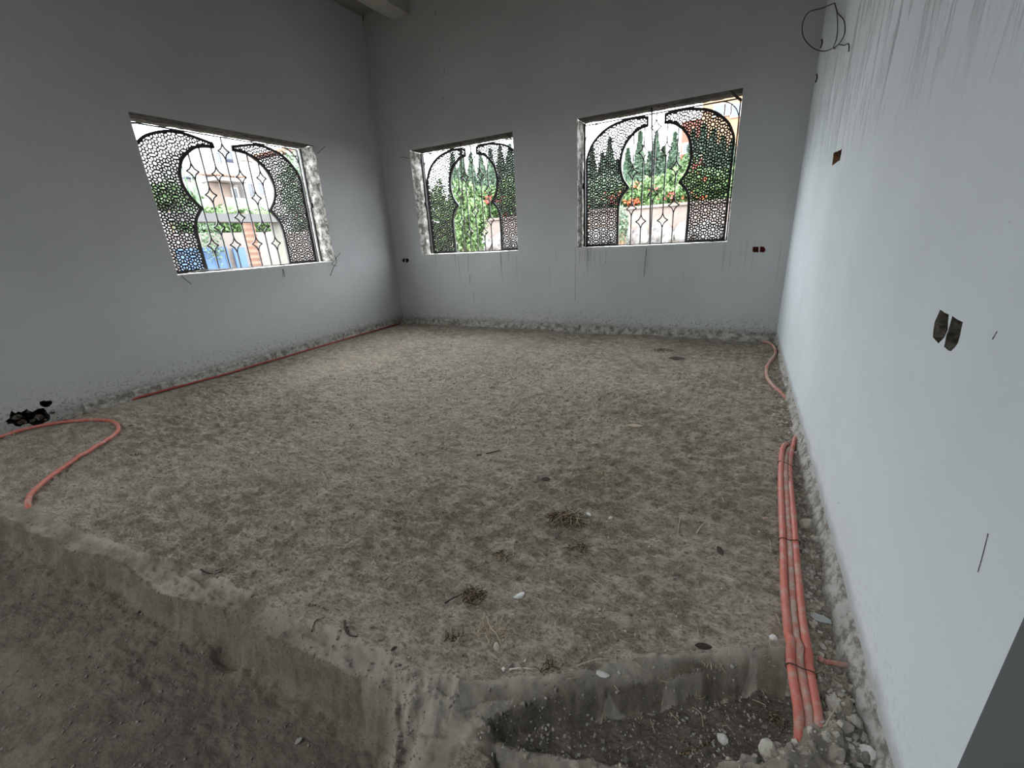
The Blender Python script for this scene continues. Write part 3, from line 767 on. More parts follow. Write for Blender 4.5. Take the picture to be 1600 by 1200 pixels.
stone(920, 809, .009, 'left one of two white chips beside the straw tuft', M_chip, 14, sc=(1.4, .8, .5))
stone(1196, 809, .009, 'small pinkish stone left of the conduits', mat('pinkish_stone', (.45, .33, .27)), 15, sc=(1.7, .8, .5))
stone(1356, 1180, .022, 'pointed white stone at the foot of the right wall, nearest the camera', M_chip, 16, sc=(.8, 1.1, 1))
stone(941, 1080-20, .012, 'pale stone chip lying at the inner edge of the short kerb', M_chip, 17, sc=(1.5, .8, .5))
# rubble lumps around the hardened mortar
cand = []
while len(cand) < 15:
    px = random.uniform(1170, 1372); py = random.uniform(1100, 1198)
    if (1215 < px < 1290 and py < 1150) or (px < 1215 and py < 1170): continue
    p = at(px, py, 2, -.02)
    if p.x > XR-.03: continue
    r = random.choice([.010, .012, .014, .018, .022])
    if any((p-c[1]).length < (r+c[2])*1.3 for c in cand): continue
    cand.append((px, p, r))
for i, (px, p, r) in enumerate(sorted(cand)):
    p.z = gz(p.x, p.y)+r*.25
    o = link('rubble_stone', stone_mesh('rubble_stone', i+60, 2, .55, .8), M_stonepale if i % 2 else M_stone); o.location = p; o.scale = (r*1.2, r, r*.9); o.rotation_euler = (i, i*2, i)
    tag(o, ORD[i]+' rubble stone from the left round the mortar lump at the conduit ends', 'stone', 'rubble around the mortar lump')
ys = sorted(random.uniform(1.0, 2.7) for _ in range(14))
for i, y in enumerate(ys):
    x = random.uniform(.335, .375); r = random.choice([.009, .011, .014]); z = gz(x, y)+r*.3
    o = link('rubble_stone', stone_mesh('rubble_stone', i+160, 2, .55, .8), M_stonepale if i % 3 == 0 else M_stone); o.location = (x, y, z); o.scale = (r*1.2, r, r*.9); o.rotation_euler = (i, i*2, i)
    tag(o, ORD[i]+' stone from the camera in the dug strip along the right wall', 'stone', 'rubble beside the right wall')

# gravel and grit: too small and too many to count
def scatter(name, n, region, rmin, rmax, material, label, seed):
    r_ = np.random.default_rng(seed); tmpl = []
    for s in range(4):
        bm = bmesh.new(); bmesh.ops.create_icosphere(bm, subdivisions=1, radius=1)
        V = np.array([v.co*(1+.4*mnoise.noise(v.co*1.7+Vector((s*5, 0, 0)))) for v in bm.verts]); bm.faces.ensure_lookup_table()
        Ft = np.array([[v.index for v in f.verts] for f in bm.faces]); bm.free()
        # keep octahedral-cheap: 12 verts, 20 faces at the lowest level
        tmpl.append((V, Ft))
    bm = bmesh.new(); bmesh.ops.create_icosphere(bm, subdivisions=0 or 1, radius=1); bm.free()
    XY = region(r_, n); Hh, _ = height(XY[:, 0][None], XY[:, 1][None]); Hh = Hh[0]
    Vs, Fs, off = [], [], 0
    ico = bmesh.new(); bmesh.ops.create_cube(ico, size=1.6)
    cv = np.array([v.co[:] for v in ico.verts]); cf = np.array([[v.index for v in f.verts] for f in ico.faces]); ico.free()
    for i in range(len(XY)):
        rr = rmin+(rmax-rmin)*r_.random()**3
        V = cv*(1+.5*(r_.random(cv.shape)-.5)); a = r_.random()*6.28; b = r_.random()*3
        ca, sa = math.cos(a), math.sin(a); cb, sb = math.cos(b), math.sin(b)
        R1 = np.array([[ca, -sa, 0], [sa, ca, 0], [0, 0, 1]]); R2 = np.array([[1, 0, 0], [0, cb, -sb], [0, sb, cb]])
        V = (V*np.array([1.2, .9, .7])) @ R2.T @ R1.T*rr+np.array([XY[i, 0], XY[i, 1], Hh[i]+rr*.35])
        Vs.append(V); Fs.append(cf+off); off += len(V)
    o = link(name, mesh_np(name, np.vstack(Vs), np.vstack(Fs)), material); tag(o, label, 'gravel', kind='stuff'); return o
def reg_box(x0, x1, y0, y1, px=1, py=1):
    return lambda r, n: np.stack([x0+(x1-x0)*r.random(n)**px, y0+(y1-y0)*r.random(n)**py], -1)
def reg_trench(r, n):
    P = reg_box(-.6, .3, .45, 1.15)(r, n*3); ins = inside(P_up, P[:, 0], P[:, 1]); return P[~ins][:n]
scatter('grit', 2600, reg_box(-2.2, .36, .6, 3.6, .75, 1.2), .0012, .0045, M_stonepale, 'pale grit scattered over the earth floor of the room', 1)
scatter('soil_crumbs', 5200, reg_box(-4.2, .36, .6, 5.0, .8, 1.2), .0018, .007, M_stone, 'brown soil crumbs scattered over the earth floor of the room', 2)
scatter('grit', 1500, reg_trench, .0010, .0042, M_stonepale, 'pale grit and pebbles in the dark trench', 3)
scatter('soil_crumbs', 1500, reg_box(-3.0, -.7, -.05, .45), .0012, .0045, M_stone, 'brown crumbs on the lower floor before the kerb', 4)
scatter('grit', 1300, reg_box(.29, .40, .8, 4.6, .8, 1.4), .002, .009, M_stonepale, 'pale grit in the dug strip along the right wall', 5)
scatter('mortar_crumbs', 1000, lambda r, n: (lambda t, w_: np.stack([np.interp(t, np.arange(len(E1)), E1[:, 0])+w_[:, 0], np.interp(t, np.arange(len(E1)), E1[:, 1])+w_[:, 1]], -1))(r.random(n)*(len(E1)-3)+1, r.normal(0, .045, (n, 2))), .0010, .0035, M_stone, 'mortar crumbs along the broken edge of the long kerb', 6)

# ------------------------------------------------------------------ conduits
def floor_path(pts, r, extra=0, lift=None):
    out = []
    for i, (x, y) in enumerate(pts):
        p = at(x, y, 2, r)
        if p.x < XL+.035: p = at(x, y, 0, XL+.035)
        out.append(p)
    out = spline(out, 7)
    hs = [gz(p.x, p.y) for p in out]
    k = 9; sm_ = [max(sum(hs[max(0, i-k):i+k+1])/len(hs[max(0, i-k):i+k+1]), hs[i]-.004) for i in range(len(hs))]
    for i, p in enumerate(out): p.z = sm_[i]+r+extra
    return out
def conduit(pts, r, label, m_, ends=(0, 0), extra=0.0, z_over=None):
    P = floor_path(pts, r, extra)
    if z_over: P = z_over(P)
    n = len(P)
    for e, i0 in ((ends[0], 0), (ends[1], n-1)):
        if e:
            for k in range(6):
                i = k if i0 == 0 else n-1-k; P[i].z -= e*(1-k/6)**1.5
    mb = MB(); mb.tube(P, r, 12); o = mb.build('conduit', m_, None, True)
    return tag(o, label, 'pipe', 'red electrical conduits'), P
A4 = lambda P: [(1150+x/4, 600+y/4) for x, y in P]; B4 = lambda P: [(1100+x/4, 900+y/4) for x, y in P]
pa = A4([(322, 350), (298, 385), (284, 440), (279, 520), (278, 650), (283, 800), (289, 950), (294, 1080)])+B4([(495, 0), (503, 150), (515, 300), (532, 480), (555, 650), (582, 810), (612, 1010)])
pm = A4([(352, 360), (330, 390), (314, 440), (308, 520), (311, 650), (324, 850), (333, 1000), (340, 1130)])+B4([(543, 0), (551, 150), (562, 300), (582, 470), (608, 630), (640, 800), (670, 1000)])
pr = A4([(380, 300), (362, 360), (345, 430), (337, 530), (342, 650), (358, 850), (369, 1000), (378, 1130)])+B4([(588, 0), (600, 150), (617, 320), (640, 480), (668, 650), (698, 820), (735, 1000)])
def over(P):
    # pipes span the shallow trench instead of following it
    for p in P:
        if p.y < 1.35: p.z = max(p.z, .013+.004)
    return P
_, Pa = conduit(pa, .0122, 'red plastic conduit, left one of the three tied together on the floor', M_conduit, (.02, .05), .004, over)
_, Pm = conduit(pm, .0115, 'dusty conduit in the middle of the three tied together on the floor', M_conduit_d, (.02, .05), .002, over)
_, Pr = conduit(pr, .0122, 'paint-splashed red conduit nearest the right wall of the tied three', M_conduit, (.02, .05), .004, over)
C4 = lambda P: [(x/4, 600+y/4) for x, y in P]
conduit(C4([(-40, 304), (0, 298), (150, 276), (350, 252), (520, 237), (640, 234), (710, 243), (742, 272), (728, 318), (640, 385), (480, 480), (330, 580), (232, 660), (196, 705), (182, 755), (180, 775)]), .0125, 'thick red conduit bent in a wide loop on the floor at the left', M_conduit, (0, .03), .004)
conduit([(206, 622), (225, 616), (265, 607), (300, 598), (350, 584), (400, 569), (450, 556), (500, 542), (550, 527), (600, 511), (624, 504)], .010, 'long thin red conduit lying along the foot of the left wall', M_conduit_w, (.01, 0), .006)
conduit(zs([(395, 742), (430, 752), (463, 778), (478, 820), (462, 856), (436, 890), (418, 930), (421, 985), (452, 1035), (500, 1078), (550, 1112)]), .0125, 'red conduit curving in an S by the back right corner', M_conduit_d, (.01, .02), .006)
conduit(B4([(722, 536), (770, 532), (850, 537), (925, 541)]), .007, 'short thin red pipe stub poking out of the right wall foot', M_conduit_d, (0, 0), .01)
# wire ties round the three conduits
def tie(i_y, label):
    def near(P): return min(P, key=lambda p: abs(p.y-i_y))
    a, b_, c = near(Pa), near(Pm), near(Pr); top = [a+Vector((-.014, 0, 0)), a+Vector((-.006, 0, .0135)), b_+Vector((0, 0, .0135)), c+Vector((.006, 0, .0135)), c+Vector((.015, 0, 0)), c+Vector((.006, 0, -.014)), b_+Vector((0, 0, -.014)), a+Vector((-.006, 0, -.014)), a+Vector((-.014, 0, 0))]
    mb = MB(); mb.tube(spline(top, 4), .0016, 6); mb.tube([c+Vector((.012, 0, .01)), c+Vector((.024, .006, .018)), c+Vector((.03, -.004, .014))], .0014, 5)
    tag(mb.build('wire_tie', M_rust, None, True), label, 'wire')
yt = lambda px, py: at(px, py, 2, .01).y
tie(yt(1226, 727), 'thin rusty wire tie round the three conduits at their far end')
tie(yt(1230, 850), 'thin rusty wire tie round the three conduits at mid length')
tie(yt(1240, 1048), 'rusty wire tie round the three conduits at the kerb')

# ------------------------------------------------------------------ loose wires
def wire(name, pts, r, label, m_=M_rust, cat='wire'):
    mb = MB(); mb.tube(spline(pts, 8), r, 6); return tag(mb.build(name, m_, None, True), label, cat)
z2 = lambda x, y: (1200+x/4.285, y/4.285)
def onR(x, y, off=.02): return at(*z2(x, y), 0, XR-off)
lp = [(445, 20), (360, 55), (280, 78), (240, 130), (229, 200), (245, 262), (300, 320), (365, 342), (420, 330), (470, 298), (505, 245), (516, 190), (505, 130), (470, 92), (458, 60), (447, 20)]
# the coil hangs off its hook into the room
hook = onR(445, 20, .02)
def hang(x, y, yy):
    p = at(*z2(x, y), 1, yy)
    return p if p.x < XR-.015 else onR(x, y, .015)   # where the coil touches the wall it lies on it
P = []
for (x, y) in lp:
    p = hang(x, y, hook.y-.03-.0006*abs(x-445)); P.append(p)
wire('wire_loop', P, .0032, 'thin black wire coil hanging high by the back right corner')
P = [hang(x, y, hook.y-.03) for x, y in [(445, 20), (460, 80), (466, 160), (462, 240), (448, 290), (437, 315), (445, 327), (455, 312), (475, 298), (510, 303), (535, 292), (543, 310), (540, 345)]]
wire('wire_end', P, .003, 'hooked loose end of the black wire hanging with the coil')
wire('wire_stub', [at(521, 395, 0, XL-.02), at(526, 408, 0, XL+.03), at(521, 418, 0, XL+.05), at(516, 431, 0, XL+.05)], .004, 'bent black wire at the lower right corner of the left window')
wire('wire_stub', [at(532, 395, 0, XL+.06), at(524, 405, 0, XL+.03), at(519, 413, 0, XL+.02), at(527, 416, 0, XL+.04)], .003, 'second black wire crossing the first at the left window corner')
wire('wire_stub', [at(496, 240, 0, XL+.01), at(502, 234, 0, XL+.03), at(509, 229, 0, XL+.05)], .003, 'short wire sticking out at the upper right of the left window')
wire('wire_stub', [at(284, 431, 0, XL+.0), at(290, 437, 0, XL+.02), at(299, 444, 0, XL+.03)], .003, 'thin wire end below the lower left corner of the left window')
wire('wire_stub', [at(442, 420, 0, XL+.0), at(444, 426, 0, XL+.01), at(445, 433, 0, XL+.01)], .003, 'thin wire hanging below the middle of the left window sill')
wire('wire_stub', [at(1012, 382, 1, YB+.05), at(1010, 392, 1, YB-.012), at(1008, 410, 1, YB-.012), at(1006, 432, 1, YB-.012)], .0028, 'thin black wire hanging below the sill of the large back window')
wire('wire_stub', [at(626, 245, 1, YB-.02), at(633, 246, 1, YB-.01), at(641, 248, 1, YB+.0)], .003, 'short wire left of the small back window near the corner')
# tape or cable bundle on the sill of the left window
wire('thin_rod', [Pw1(2.35, 1.052, .06), Pw1(2.55, 1.062, .10), Pw1(2.9, 1.050, .08), Pw1(3.3, 1.048, .05), Pw1(3.36, 1.036, -.01)], .004, 'thin white cable lying along the left window sill', M_sill, 'cable')
# nails / chipped marks
for (px, py, ax, v, lb) in [(567.5, 27, 1, YB-.015, 'small black hook at the top of the left corner'), (1275, 122, 0, XR-.012, 'small dark nail in the back right corner below the coil'), (1283, 68, 0, XR-.012, 'tiny dark nail in the corner behind the coil')]:
    p = at(px, py, ax, v); mb = MB(); mb.tube(spline([p+Vector((0, 0, .03)), p+Vector((.006, -.006, .0)), p+Vector((0, -.01, -.035))], 4), .006, 6)
    tag(mb.build('nail', M_rust, None, True), lb, 'nail')
# dark scratches and drips that stand slightly proud of the plaster (dried mortar)
def mark(name, pts, ax, v, wdt, label, m_):
    P = [at(x, y, ax, v) for x, y in pts]; mb = MB(); mb.tube(spline(P, 4), lambda t: wdt*(.5+.8*abs(mnoise.noise(Vector((t*9, px_seed(pts), 0))))), 6)
    return tag(mb.build(name, m_, None, True), label, 'mark')
def px_seed(p): return p[0][0]*.37
M_mark = mat('dried_mud', (.12, .11, .10), .95)
mark('scratch', [(1544, 834), (1536, 866), (1528, 894)], 0, XR-.0004, .0013, 'long dark scratch low on the right wall near the opening', M_mark)
mark('scratch', [(1558, 518), (1551, 530)], 0, XR-.0004, .0012, 'short dark scratch right of the two hollows in the right wall', M_mark)
for i, (x, y0, y1) in enumerate([(899, 388, 470), (906, 392, 412), (914, 392, 408), (920, 392, 409), (929, 392, 411), (938, 392, 415), (947, 392, 413)]):
    o = mark('drip_mark', [(x, y0), (x-.2, (y0+y1)/2), (x-.4, y1)], 1, YB-.0006, .0022, ['long thin dark drip below the left corner of the large back window', 'first short drip right of the long drip', 'second short drip right of the long drip', 'third short drip right of the long drip', 'fourth short drip right of the long drip', 'fifth short drip right of the long drip', 'sixth short drip right of the long drip'][i], M_mark); o['group'] = 'drips under the large back window'
for i, (x, y0, y1) in enumerate([(731, 392, 425), (734, 428, 444), (740, 455, 470)]):
    o = mark('drip_mark', [(x, y0), (x+.4, (y0+y1)/2), (x+.6, y1)], 1, YB-.0006, .0025, ['top', 'middle', 'bottom'][i]+' drip of the three below the small back window', M_mark); o['group'] = 'drips under the small back window'
for i, (x, y0, y1) in enumerate([(680, 17, 24), (686, 73, 80), (694, 103, 116), (692, 150, 157)]):
    o = mark('drip_mark', [(x, y0), (x+.5, y1)], 1, YB+.002, .006, ['topmost', 'second from top', 'second lowest', 'lowest'][i]+' dark fleck in the column high on the back wall', M_mark); o['group'] = 'flecks high on the back wall'

# ------------------------------------------------------------------ ceiling beam with broken end
mb = MB()
bx0, bx1, bz = -4.27, -4.0, 3.91
def ragbox(mb, x0, x1, y0, y1, z0, z1, n=10):
    pass
bm = bmesh.new(); bmesh.ops.create_cube(bm, size=1)
bmesh.ops.subdivide_edges(bm, edges=bm.edges[:], cuts=6, use_grid_fill=True)
for v in bm.verts:
    v.co = Vector((bx0+(v.co.x+.5)*(bx1-bx0), 3.2+(v.co.y+.5)*(YB-3.2), bz+(v.co.z+.5)*(HT-bz)))
    d = mnoise.noise(v.co*9)*.025; v.co.z += d if v.co.z < HT-.02 else 0; v.co.x += d*.5
obj('trim_5', bm, mat('beam_concrete', (.40, .38, .33), .95), None, False)['kind'] = 'structure'

# ------------------------------------------------------------------ straw, twigs, leaves
def straw_tuft(px, py, n, rad, label, m_, hgt=.02):
    p = at(px, py, 2, 0); c = Vector((p.x, p.y, gz(p.x, p.y))); root = empty('straw_tuft', c); tag(root, label, 'straw'); parts = []
    mb = MB()
    for i in range(n):
        a = random.uniform(0, 2*PI); rr = rad*random.random()**.6; L = rad*random.uniform(.5, 1.3); b_ = a+random.uniform(-1.5, 1.5)
        q = c+Vector((rr*math.cos(a), rr*math.sin(a)*.8, random.uniform(.002, hgt*(1-rr/rad*.7)))); d = Vector((math.cos(b_), math.sin(b_), random.uniform(-.15, .25)))*L*.5
        k = Vector((random.uniform(-1, 1), random.uniform(-1, 1), random.uniform(0, 1)))*L*.12
        e0 = q-d; e1 = q+d; e0.z = max(e0.z, c.z+.001); e1.z = max(e1.z, c.z+.001)
        mb.tube([e0, q+k, e1], random.uniform(.0008, .0018), 4)
    parts.append(mb.build('straw_stalks', m_)); parts[-1]['kind'] = 'stuff'
    place(root, parts); return root
straw_tuft(884, 818, 120, .075, 'tangled tuft of dry straw on the floor, the largest one', M_straw_d, .03)
straw_tuft(884, 818, 30, .08, 'pale stalks lying over the largest brown straw tuft', M_straw, .035)
straw_tuft(740, 935, 90, .04, 'dark clump of twigs and roots on the floor left of the white chip', M_straw_d, .028)
straw_tuft(908, 860, 45, .06, 'loose reddish straw wisp below the largest tuft', M_straw_d, .015)
straw_tuft(785, 872, 35, .035, 'small flat straw wisp left of the white chip', M_straw_d, .012)
straw_tuft(765, 985, 34, .055, 'scattered pale stalks beside the dark twig clump', M_straw, .01)
straw_tuft(710, 998, 26, .04, 'mossy bit of chaff left of the pale stalks', M_straw_d, .010)
straw_tuft(1035, 548, 50, .10, 'thin wisp of straw on the floor near the back wall', M_straw_d, .02)
straw_tuft(1225, 1095, 26, .03, 'brown chaff in the trench beside the conduits', M_straw_d, .012)
straw_tuft(860, 1055, 22, .035, 'dark chaff lying at the inner edge of the short kerb', M_straw_d, .008)
straw_tuft(937, 742, 24, .03, 'small wisp of pale chaff in the middle of the floor', M_straw, .008)

def stick(pts, r, label, m_=M_straw_d, name='twig', cat='twig', z=.004, group=None):
    P = []
    for (x, y) in pts:
        p = at(x, y, 2, 0); p.z = gz(p.x, p.y)+z; P.append(p)
    zz = max(p.z for p in P[:1]+P[-1:]); mb = MB(); mb.tube(spline(P, 4), lambda t: r*(1-.5*t), 6)
    return tag(mb.build(name, m_, None, True), label, cat, group)
stick([(1088, 833), (1096, 825), (1105, 816)], .0035, 'short straight pale stick on the right of the floor', M_straw)
stick([(1063, 812), (1060, 826), (1059, 840)], .002, 'thin curved stalk standing left of the short pale stick', M_straw)
stick([(483, 945), (497, 949), (514, 957)], .0035, 'brown stick lying just inside the long kerb')
stick([(487, 989), (496, 978), (512, 972), (522, 977)], .0022, 'thin dark bent twig on the long kerb')
stick([(540, 975), (542, 992), (548, 1001), (560, 1004)], .0045, 'dark hooked root at the inner edge of the long kerb', M_leafdry)
stick([(420, 1160), (440, 1166), (455, 1165)], .003, 'pale stick on the lower floor at the bottom left', M_straw)
stick([(556, 1195), (566, 1188), (580, 1185)], .004, 'dark twig at the bottom edge of the lower floor', M_leafdry)
stick([(316, 898), (330, 900), (347, 895), (348, 888)], .003, 'dark forked twig on the inner side of the long kerb', M_leafdry)
stick([(1065, 1147), (1085, 1143), (1105, 1133), (1120, 1122)], .0045, 'brown forked twig lying in the trench')
stick([(1060, 1127), (1078, 1133), (1090, 1137)], .002, 'thin side twig beside the brown twig in the trench')
stick([(1085, 1078), (1098, 1093), (1102, 1112)], .0014, 'hair-thin stalk leaning over the trench', M_straw, z=.02)
stick([(755, 970), (760, 985), (765, 1000)], .0018, 'pale straight stalk left of the two by the cream chip', M_straw)
stick([(790, 995), (792, 1018)], .002, 'pale straight stalk right of the two by the cream chip', M_straw)
stick([(921, 901), (934, 911), (946, 923)], .0018, 'pale stalk on the floor right of the straw wisps', M_straw)
stick([(695, 943), (708, 935), (722, 930)], .003, 'dark curled root running left from the twig clump', M_leafdry)
stick([(745, 712), (765, 708), (782, 705)], .004, 'thin dark stick in the middle of the floor', M_leafdry)
stick([(1270, 957), (1272, 970), (1271, 995)], .0014, 'dry stalk standing between conduits and right wall', M_straw, z=.02)
stick([(1285, 1150), (1297, 1128), (1308, 1108)], .0016, 'dry stalk leaning beside the mortar lump', M_straw, z=.015)
stick([(1328, 1102), (1300, 1090), (1283, 1085)], .0016, 'thin dark stalk crossing near the right wall foot', M_straw_d, z=.015)
stick([(900, 1052), (930, 1045), (965, 1043)], .002, 'white-ish twig on the inner edge of the short kerb', M_straw)
stick([(796, 1051), (812, 1049), (833, 1051)], .003, 'thin white smear of mortar on the floor before the short kerb', M_chip, 'mortar_smear', 'mortar')

def leaf(px, py, L, Wd, rot, label, m_=M_leafdry, curl=.3):
    p = at(px, py, 2, 0); mb = MB(); n = 8
    for i in range(n+1):
        t = i/n; w_ = Wd*math.sin(PI*min(1, t*.95+.03))**.8
        for s in (-1, 0, 1):
            mb.V.append((L*(t-.5), s*w_/2, abs(s)*w_*curl+.15*L*(t-.5)**2*2+.001))
    for i in range(n):
        for k in range(2): mb.F.append((i*3+k, i*3+k+1, (i+1)*3+k+1, (i+1)*3+k))
    o = mb.build('dead_leaf', m_, None, True); o.location = (p.x, p.y, gz(p.x, p.y)+.003); o.rotation_euler = (.2, 0, rot)
    sd = o.modifiers.new('thick', 'SOLIDIFY'); sd.thickness = .0012
    return tag(o, label, 'leaf')
leaf(1125, 866, .055, .022, -1.2, 'dark dead leaf on the floor right of the straw')
leaf(1057, 562, .15, .06, .2, 'black curled leaf or rag near the back right of the floor')
leaf(1098, 1017 - 0, .05, .02, .3, 'thin dark curled leaf behind the short kerb', M_leafdry)
leaf(853, 750, .05, .028, .4, 'small black leaf near the middle of the floor')
leaf(992, 668, .10, .03, .2, 'pale dry leaf on the right middle of the floor', M_straw)
leaf(214, 711, .09, .03, .5, 'dark brown leaf right of the red conduit loop', M_straw_d)
leaf(617, 1020, .02, .012, 1.1, 'tiny black leaf speck inside the long kerb')
leaf(205, 667, .05, .018, .3, 'small dark chip right of the bend of the red conduit loop', M_straw_d)
leaf(447, 1098, .022, .014, 1.4, 'small pale flake on the lower floor below the kerb', M_stonepale)
leaf(424, 932, .03, .012, .4, 'small grey flake inside the long kerb', M_stone)
# loose stalks too many to count
mb = MB(); r2 = np.random.default_rng(5)
cl = [(760, 975, 90), (900, 850, 130), (800, 880, 60), (1000, 900, 160), (950, 1020, 120), (1100, 760, 150), (700, 760, 200), (1180, 1000, 60), (1000, 780, 160)]
for i in range(520):
    cxx, cyy, s_ = cl[i % len(cl)]; x = cxx+r2.normal(0, s_); y = cyy+r2.normal(0, s_*.5)
    if y < 560 or x > 1230 or x < 300 or y > 1150: continue
    p = at(x, y, 2, 0)
    if p.x > .36 or p.x < -4.6 or p.y > 5.1: continue
    a = r2.random()*6.28; L = r2.uniform(.010, .04); d = Vector((math.cos(a), math.sin(a), 0))*L/2
    e0 = p-d; e1 = p+d; z = gz(p.x, p.y); e0.z = z+.001+r2.random()*.004; e1.z = z+.001+r2.random()*.006; q = (e0+e1)/2+Vector((r2.normal(), r2.normal(), abs(r2.normal())))*.0025
    mb.tube([e0, q, e1], r2.uniform(.0007, .0014), 4)
tag(mb.build('loose_straw', M_straw), 'loose bits of straw strewn over the earth floor', 'straw', kind='stuff')

# ================================================================== OUTSIDE
M_ground = mat('garden_ground', (.2, .17, .14), .95); g = G(M_ground); g.col(g.mix(g.noise(2, 4), (.08, .075, .055), (.15, .13, .11)))
mb = MB()
ZG = -.25
mb.poly([(-60, -40, ZG), (XL-.02, -40, ZG), (XL-.02, 60, ZG), (-60, 60, ZG)]); mb.poly([(XL-.02, YB+.3, ZG), (40, YB+.3, ZG), (40, 60, ZG), (XL-.02, 60, ZG)])
mb.build('ground', M_ground)['kind'] = 'structure'

def leafmat(name, a, b): 
    m_ = mat(name, a, .6, 0, .3); g = G(m_); g.col(g.mix(g.ramp(g.noise(9, 3), .35, .65), a, b)); return m_
L_dark = leafmat('cypress_green', (.022, .042, .026), (.045, .075, .045))
L_mid = leafmat('shrub_green', (.02, .045, .012), (.07, .13, .04))
L_bright = leafmat('bright_leaf', (.04, .08, .026), (.115, .185, .07))
L_grey = leafmat('oleander_green', (.05, .085, .05), (.12, .17, .11))
M_bark = mat('bark', (.16, .11, .07), .95); g = G(M_bark); g.bump(g.noise(30, 5, .6, (1, 1, .2)), .02, .8)
def quads_mesh(name, C, N, S, r_, material, parent=None, slim=.55):
    """cloud of small folded leaves"""
    n = len(C); d1 = r_.normal(size=(n, 3)); d1 /= np.linalg.norm(d1, axis=1)[:, None]; d2 = np.cross(d1, N+.6*r_.normal(size=(n, 3))); d2 /= np.linalg.norm(d2, axis=1)[:, None]+1e-9
    s = S*(.6+.8*r_.random(n))[:, None]; up = np.cross(d1, d2)
    V = np.stack([C-d1*s, C-d2*s*slim, C+d1*s, C+d2*s*slim], 1); V[:, [1, 3]] += (up*s*.15)[:, None]
    Fq = np.arange(n*4).reshape(n, 4); T = np.concatenate([Fq[:, [0, 1, 2]], Fq[:, [0, 2, 3]]])
    return link(name, mesh_np(name, V.reshape(-1, 3), T), material, parent)
def cypress(x, y, h, rad, seed, label, m_=L_dark, n=2600, S=.075):
    r_ = np.random.default_rng(seed); root = empty('cypress_tree', (x, y, ZG)); tag(root, label, 'tree', None)
    t = r_.random(n)**.85; prof = np.sin(np.clip(t*.93+.07, 0, 1)*PI)**.55*(1-t*.35)*rad; prof *= (1-.85*t**4)
    a = r_.random(n)*6.283; rr = prof*(.75+.3*r_.random(n))*(1+.18*np.sin(a*3+t*14+seed))
    C = np.stack([rr*np.cos(a), rr*np.sin(a), .35+t*(h-.35)], -1); N = np.stack([np.cos(a), np.sin(a), 0*a+.3], -1)
    quads_mesh('crown', C, N, S, r_, m_, root)
    mb = MB(); mb.tube([(0, 0, 0), (0, 0, h*.5), (0, 0, h*.93)], lambda t: rad*.35*(1-t)+.03, 8); mb.build('trunk', M_bark, root)
    return root
def shrub(name, c, s, n, S, m_, seed, label, cat='shrub', flowers=None, trunk=True):
    if name == 'creeper': trunk = False
    r_ = np.random.default_rng(seed); root = empty(name, (c[0], c[1], ZG)); tag(root, label, cat)
    d = r_.normal(size=(n, 3)); d /= np.linalg.norm(d, axis=1)[:, None]
    lump = 1+.25*np.sin(d[:, 0]*5+seed)*np.cos(d[:, 2]*6+seed)+.15*np.sin(d[:, 1]*9)
    C = d*lump[:, None]*(.70+.35*r_.random(n))[:, None]*np.array(s)+np.array([0, 0, c[2]-ZG]); C[:, 2] = np.maximum(C[:, 2], .05)
    quads_mesh('foliage', C, d, S, r_, m_, root)
    if trunk:
        mb = MB()
        for k in range(4):
            a = k*1.7+seed; mb.tube([(.1*math.cos(a), .1*math.sin(a), 0), (.3*s[0]*math.cos(a), .3*s[1]*math.sin(a), (c[2]-ZG)*.6), (.6*s[0]*math.cos(a), .6*s[1]*math.sin(a), c[2]-ZG+.3*s[2])], lambda t: .05*(1-.7*t), 6)
        mb.build('stems', M_bark, root)
    if flowers:
        for (fm, k) in flowers:
            dd = r_.normal(size=(5, 3)); dd[:, 1] = -abs(dd[:, 1])-.5; dd /= np.linalg.norm(dd, axis=1)[:, None]
            cc = dd[r_.integers(0, 5, k)]+r_.normal(0, .10, (k, 3)); Cf = cc*np.array(s)*1.04+np.array([0, 0, c[2]-ZG])
            o = quads_mesh('flowers', Cf, cc, S*.55, r_, fm, root, .9); o['kind'] = 'stuff'
    return root
M_fl_o = mat('orange_flower', (.38, .07, .03), .7); M_fl_p = mat('pink_flower', (.33, .06, .12), .7); M_fl_r = mat('red_flower', (.28, .045, .04), .7)

# ---- garden wall behind the back windows
YW = 11.6
M_gwall = mat('pink_render', (.62, .50, .44), .9); g = G(M_gwall); g.col(g.mix(g.ramp(g.noise(1.5, 5), .3, .7), (.125, .10, .088), (.17, .14, .125))); g.bump(g.noise(20, 5), .01, .5)
M_gstone = mat('garden_stone', (.5, .47, .45), .9); g = G(M_gstone); g.col(g.mix(g.ramp(g.noise(5, 5), .3, .7), (.07, .065, .065), (.24, .225, .215))); g.bump(g.noise(20, 5), .02, .6)
ztop = at(1060, 321, 1, YW).z; zband = at(1060, 347, 1, YW).z
gw = empty('garden_wall', (-2, YW, ZG)); tag(gw, 'pinkish rendered garden wall on a rough stone footing behind the back windows', 'wall')
mb = MB(); mb.lohi((-14, YW, ZG), (12, YW+.25, ztop)); p1 = mb.build('wall_face', M_gwall)
mb = MB(); mb.lohi((-14, YW-.05, ztop), (12, YW+.3, ztop+.06)); p2 = mb.build('coping', M_gwall)
st = []
x = -8.5; stm = [stone_mesh('wall_stone', 300+i, 2, .35, .8) for i in range(6)]
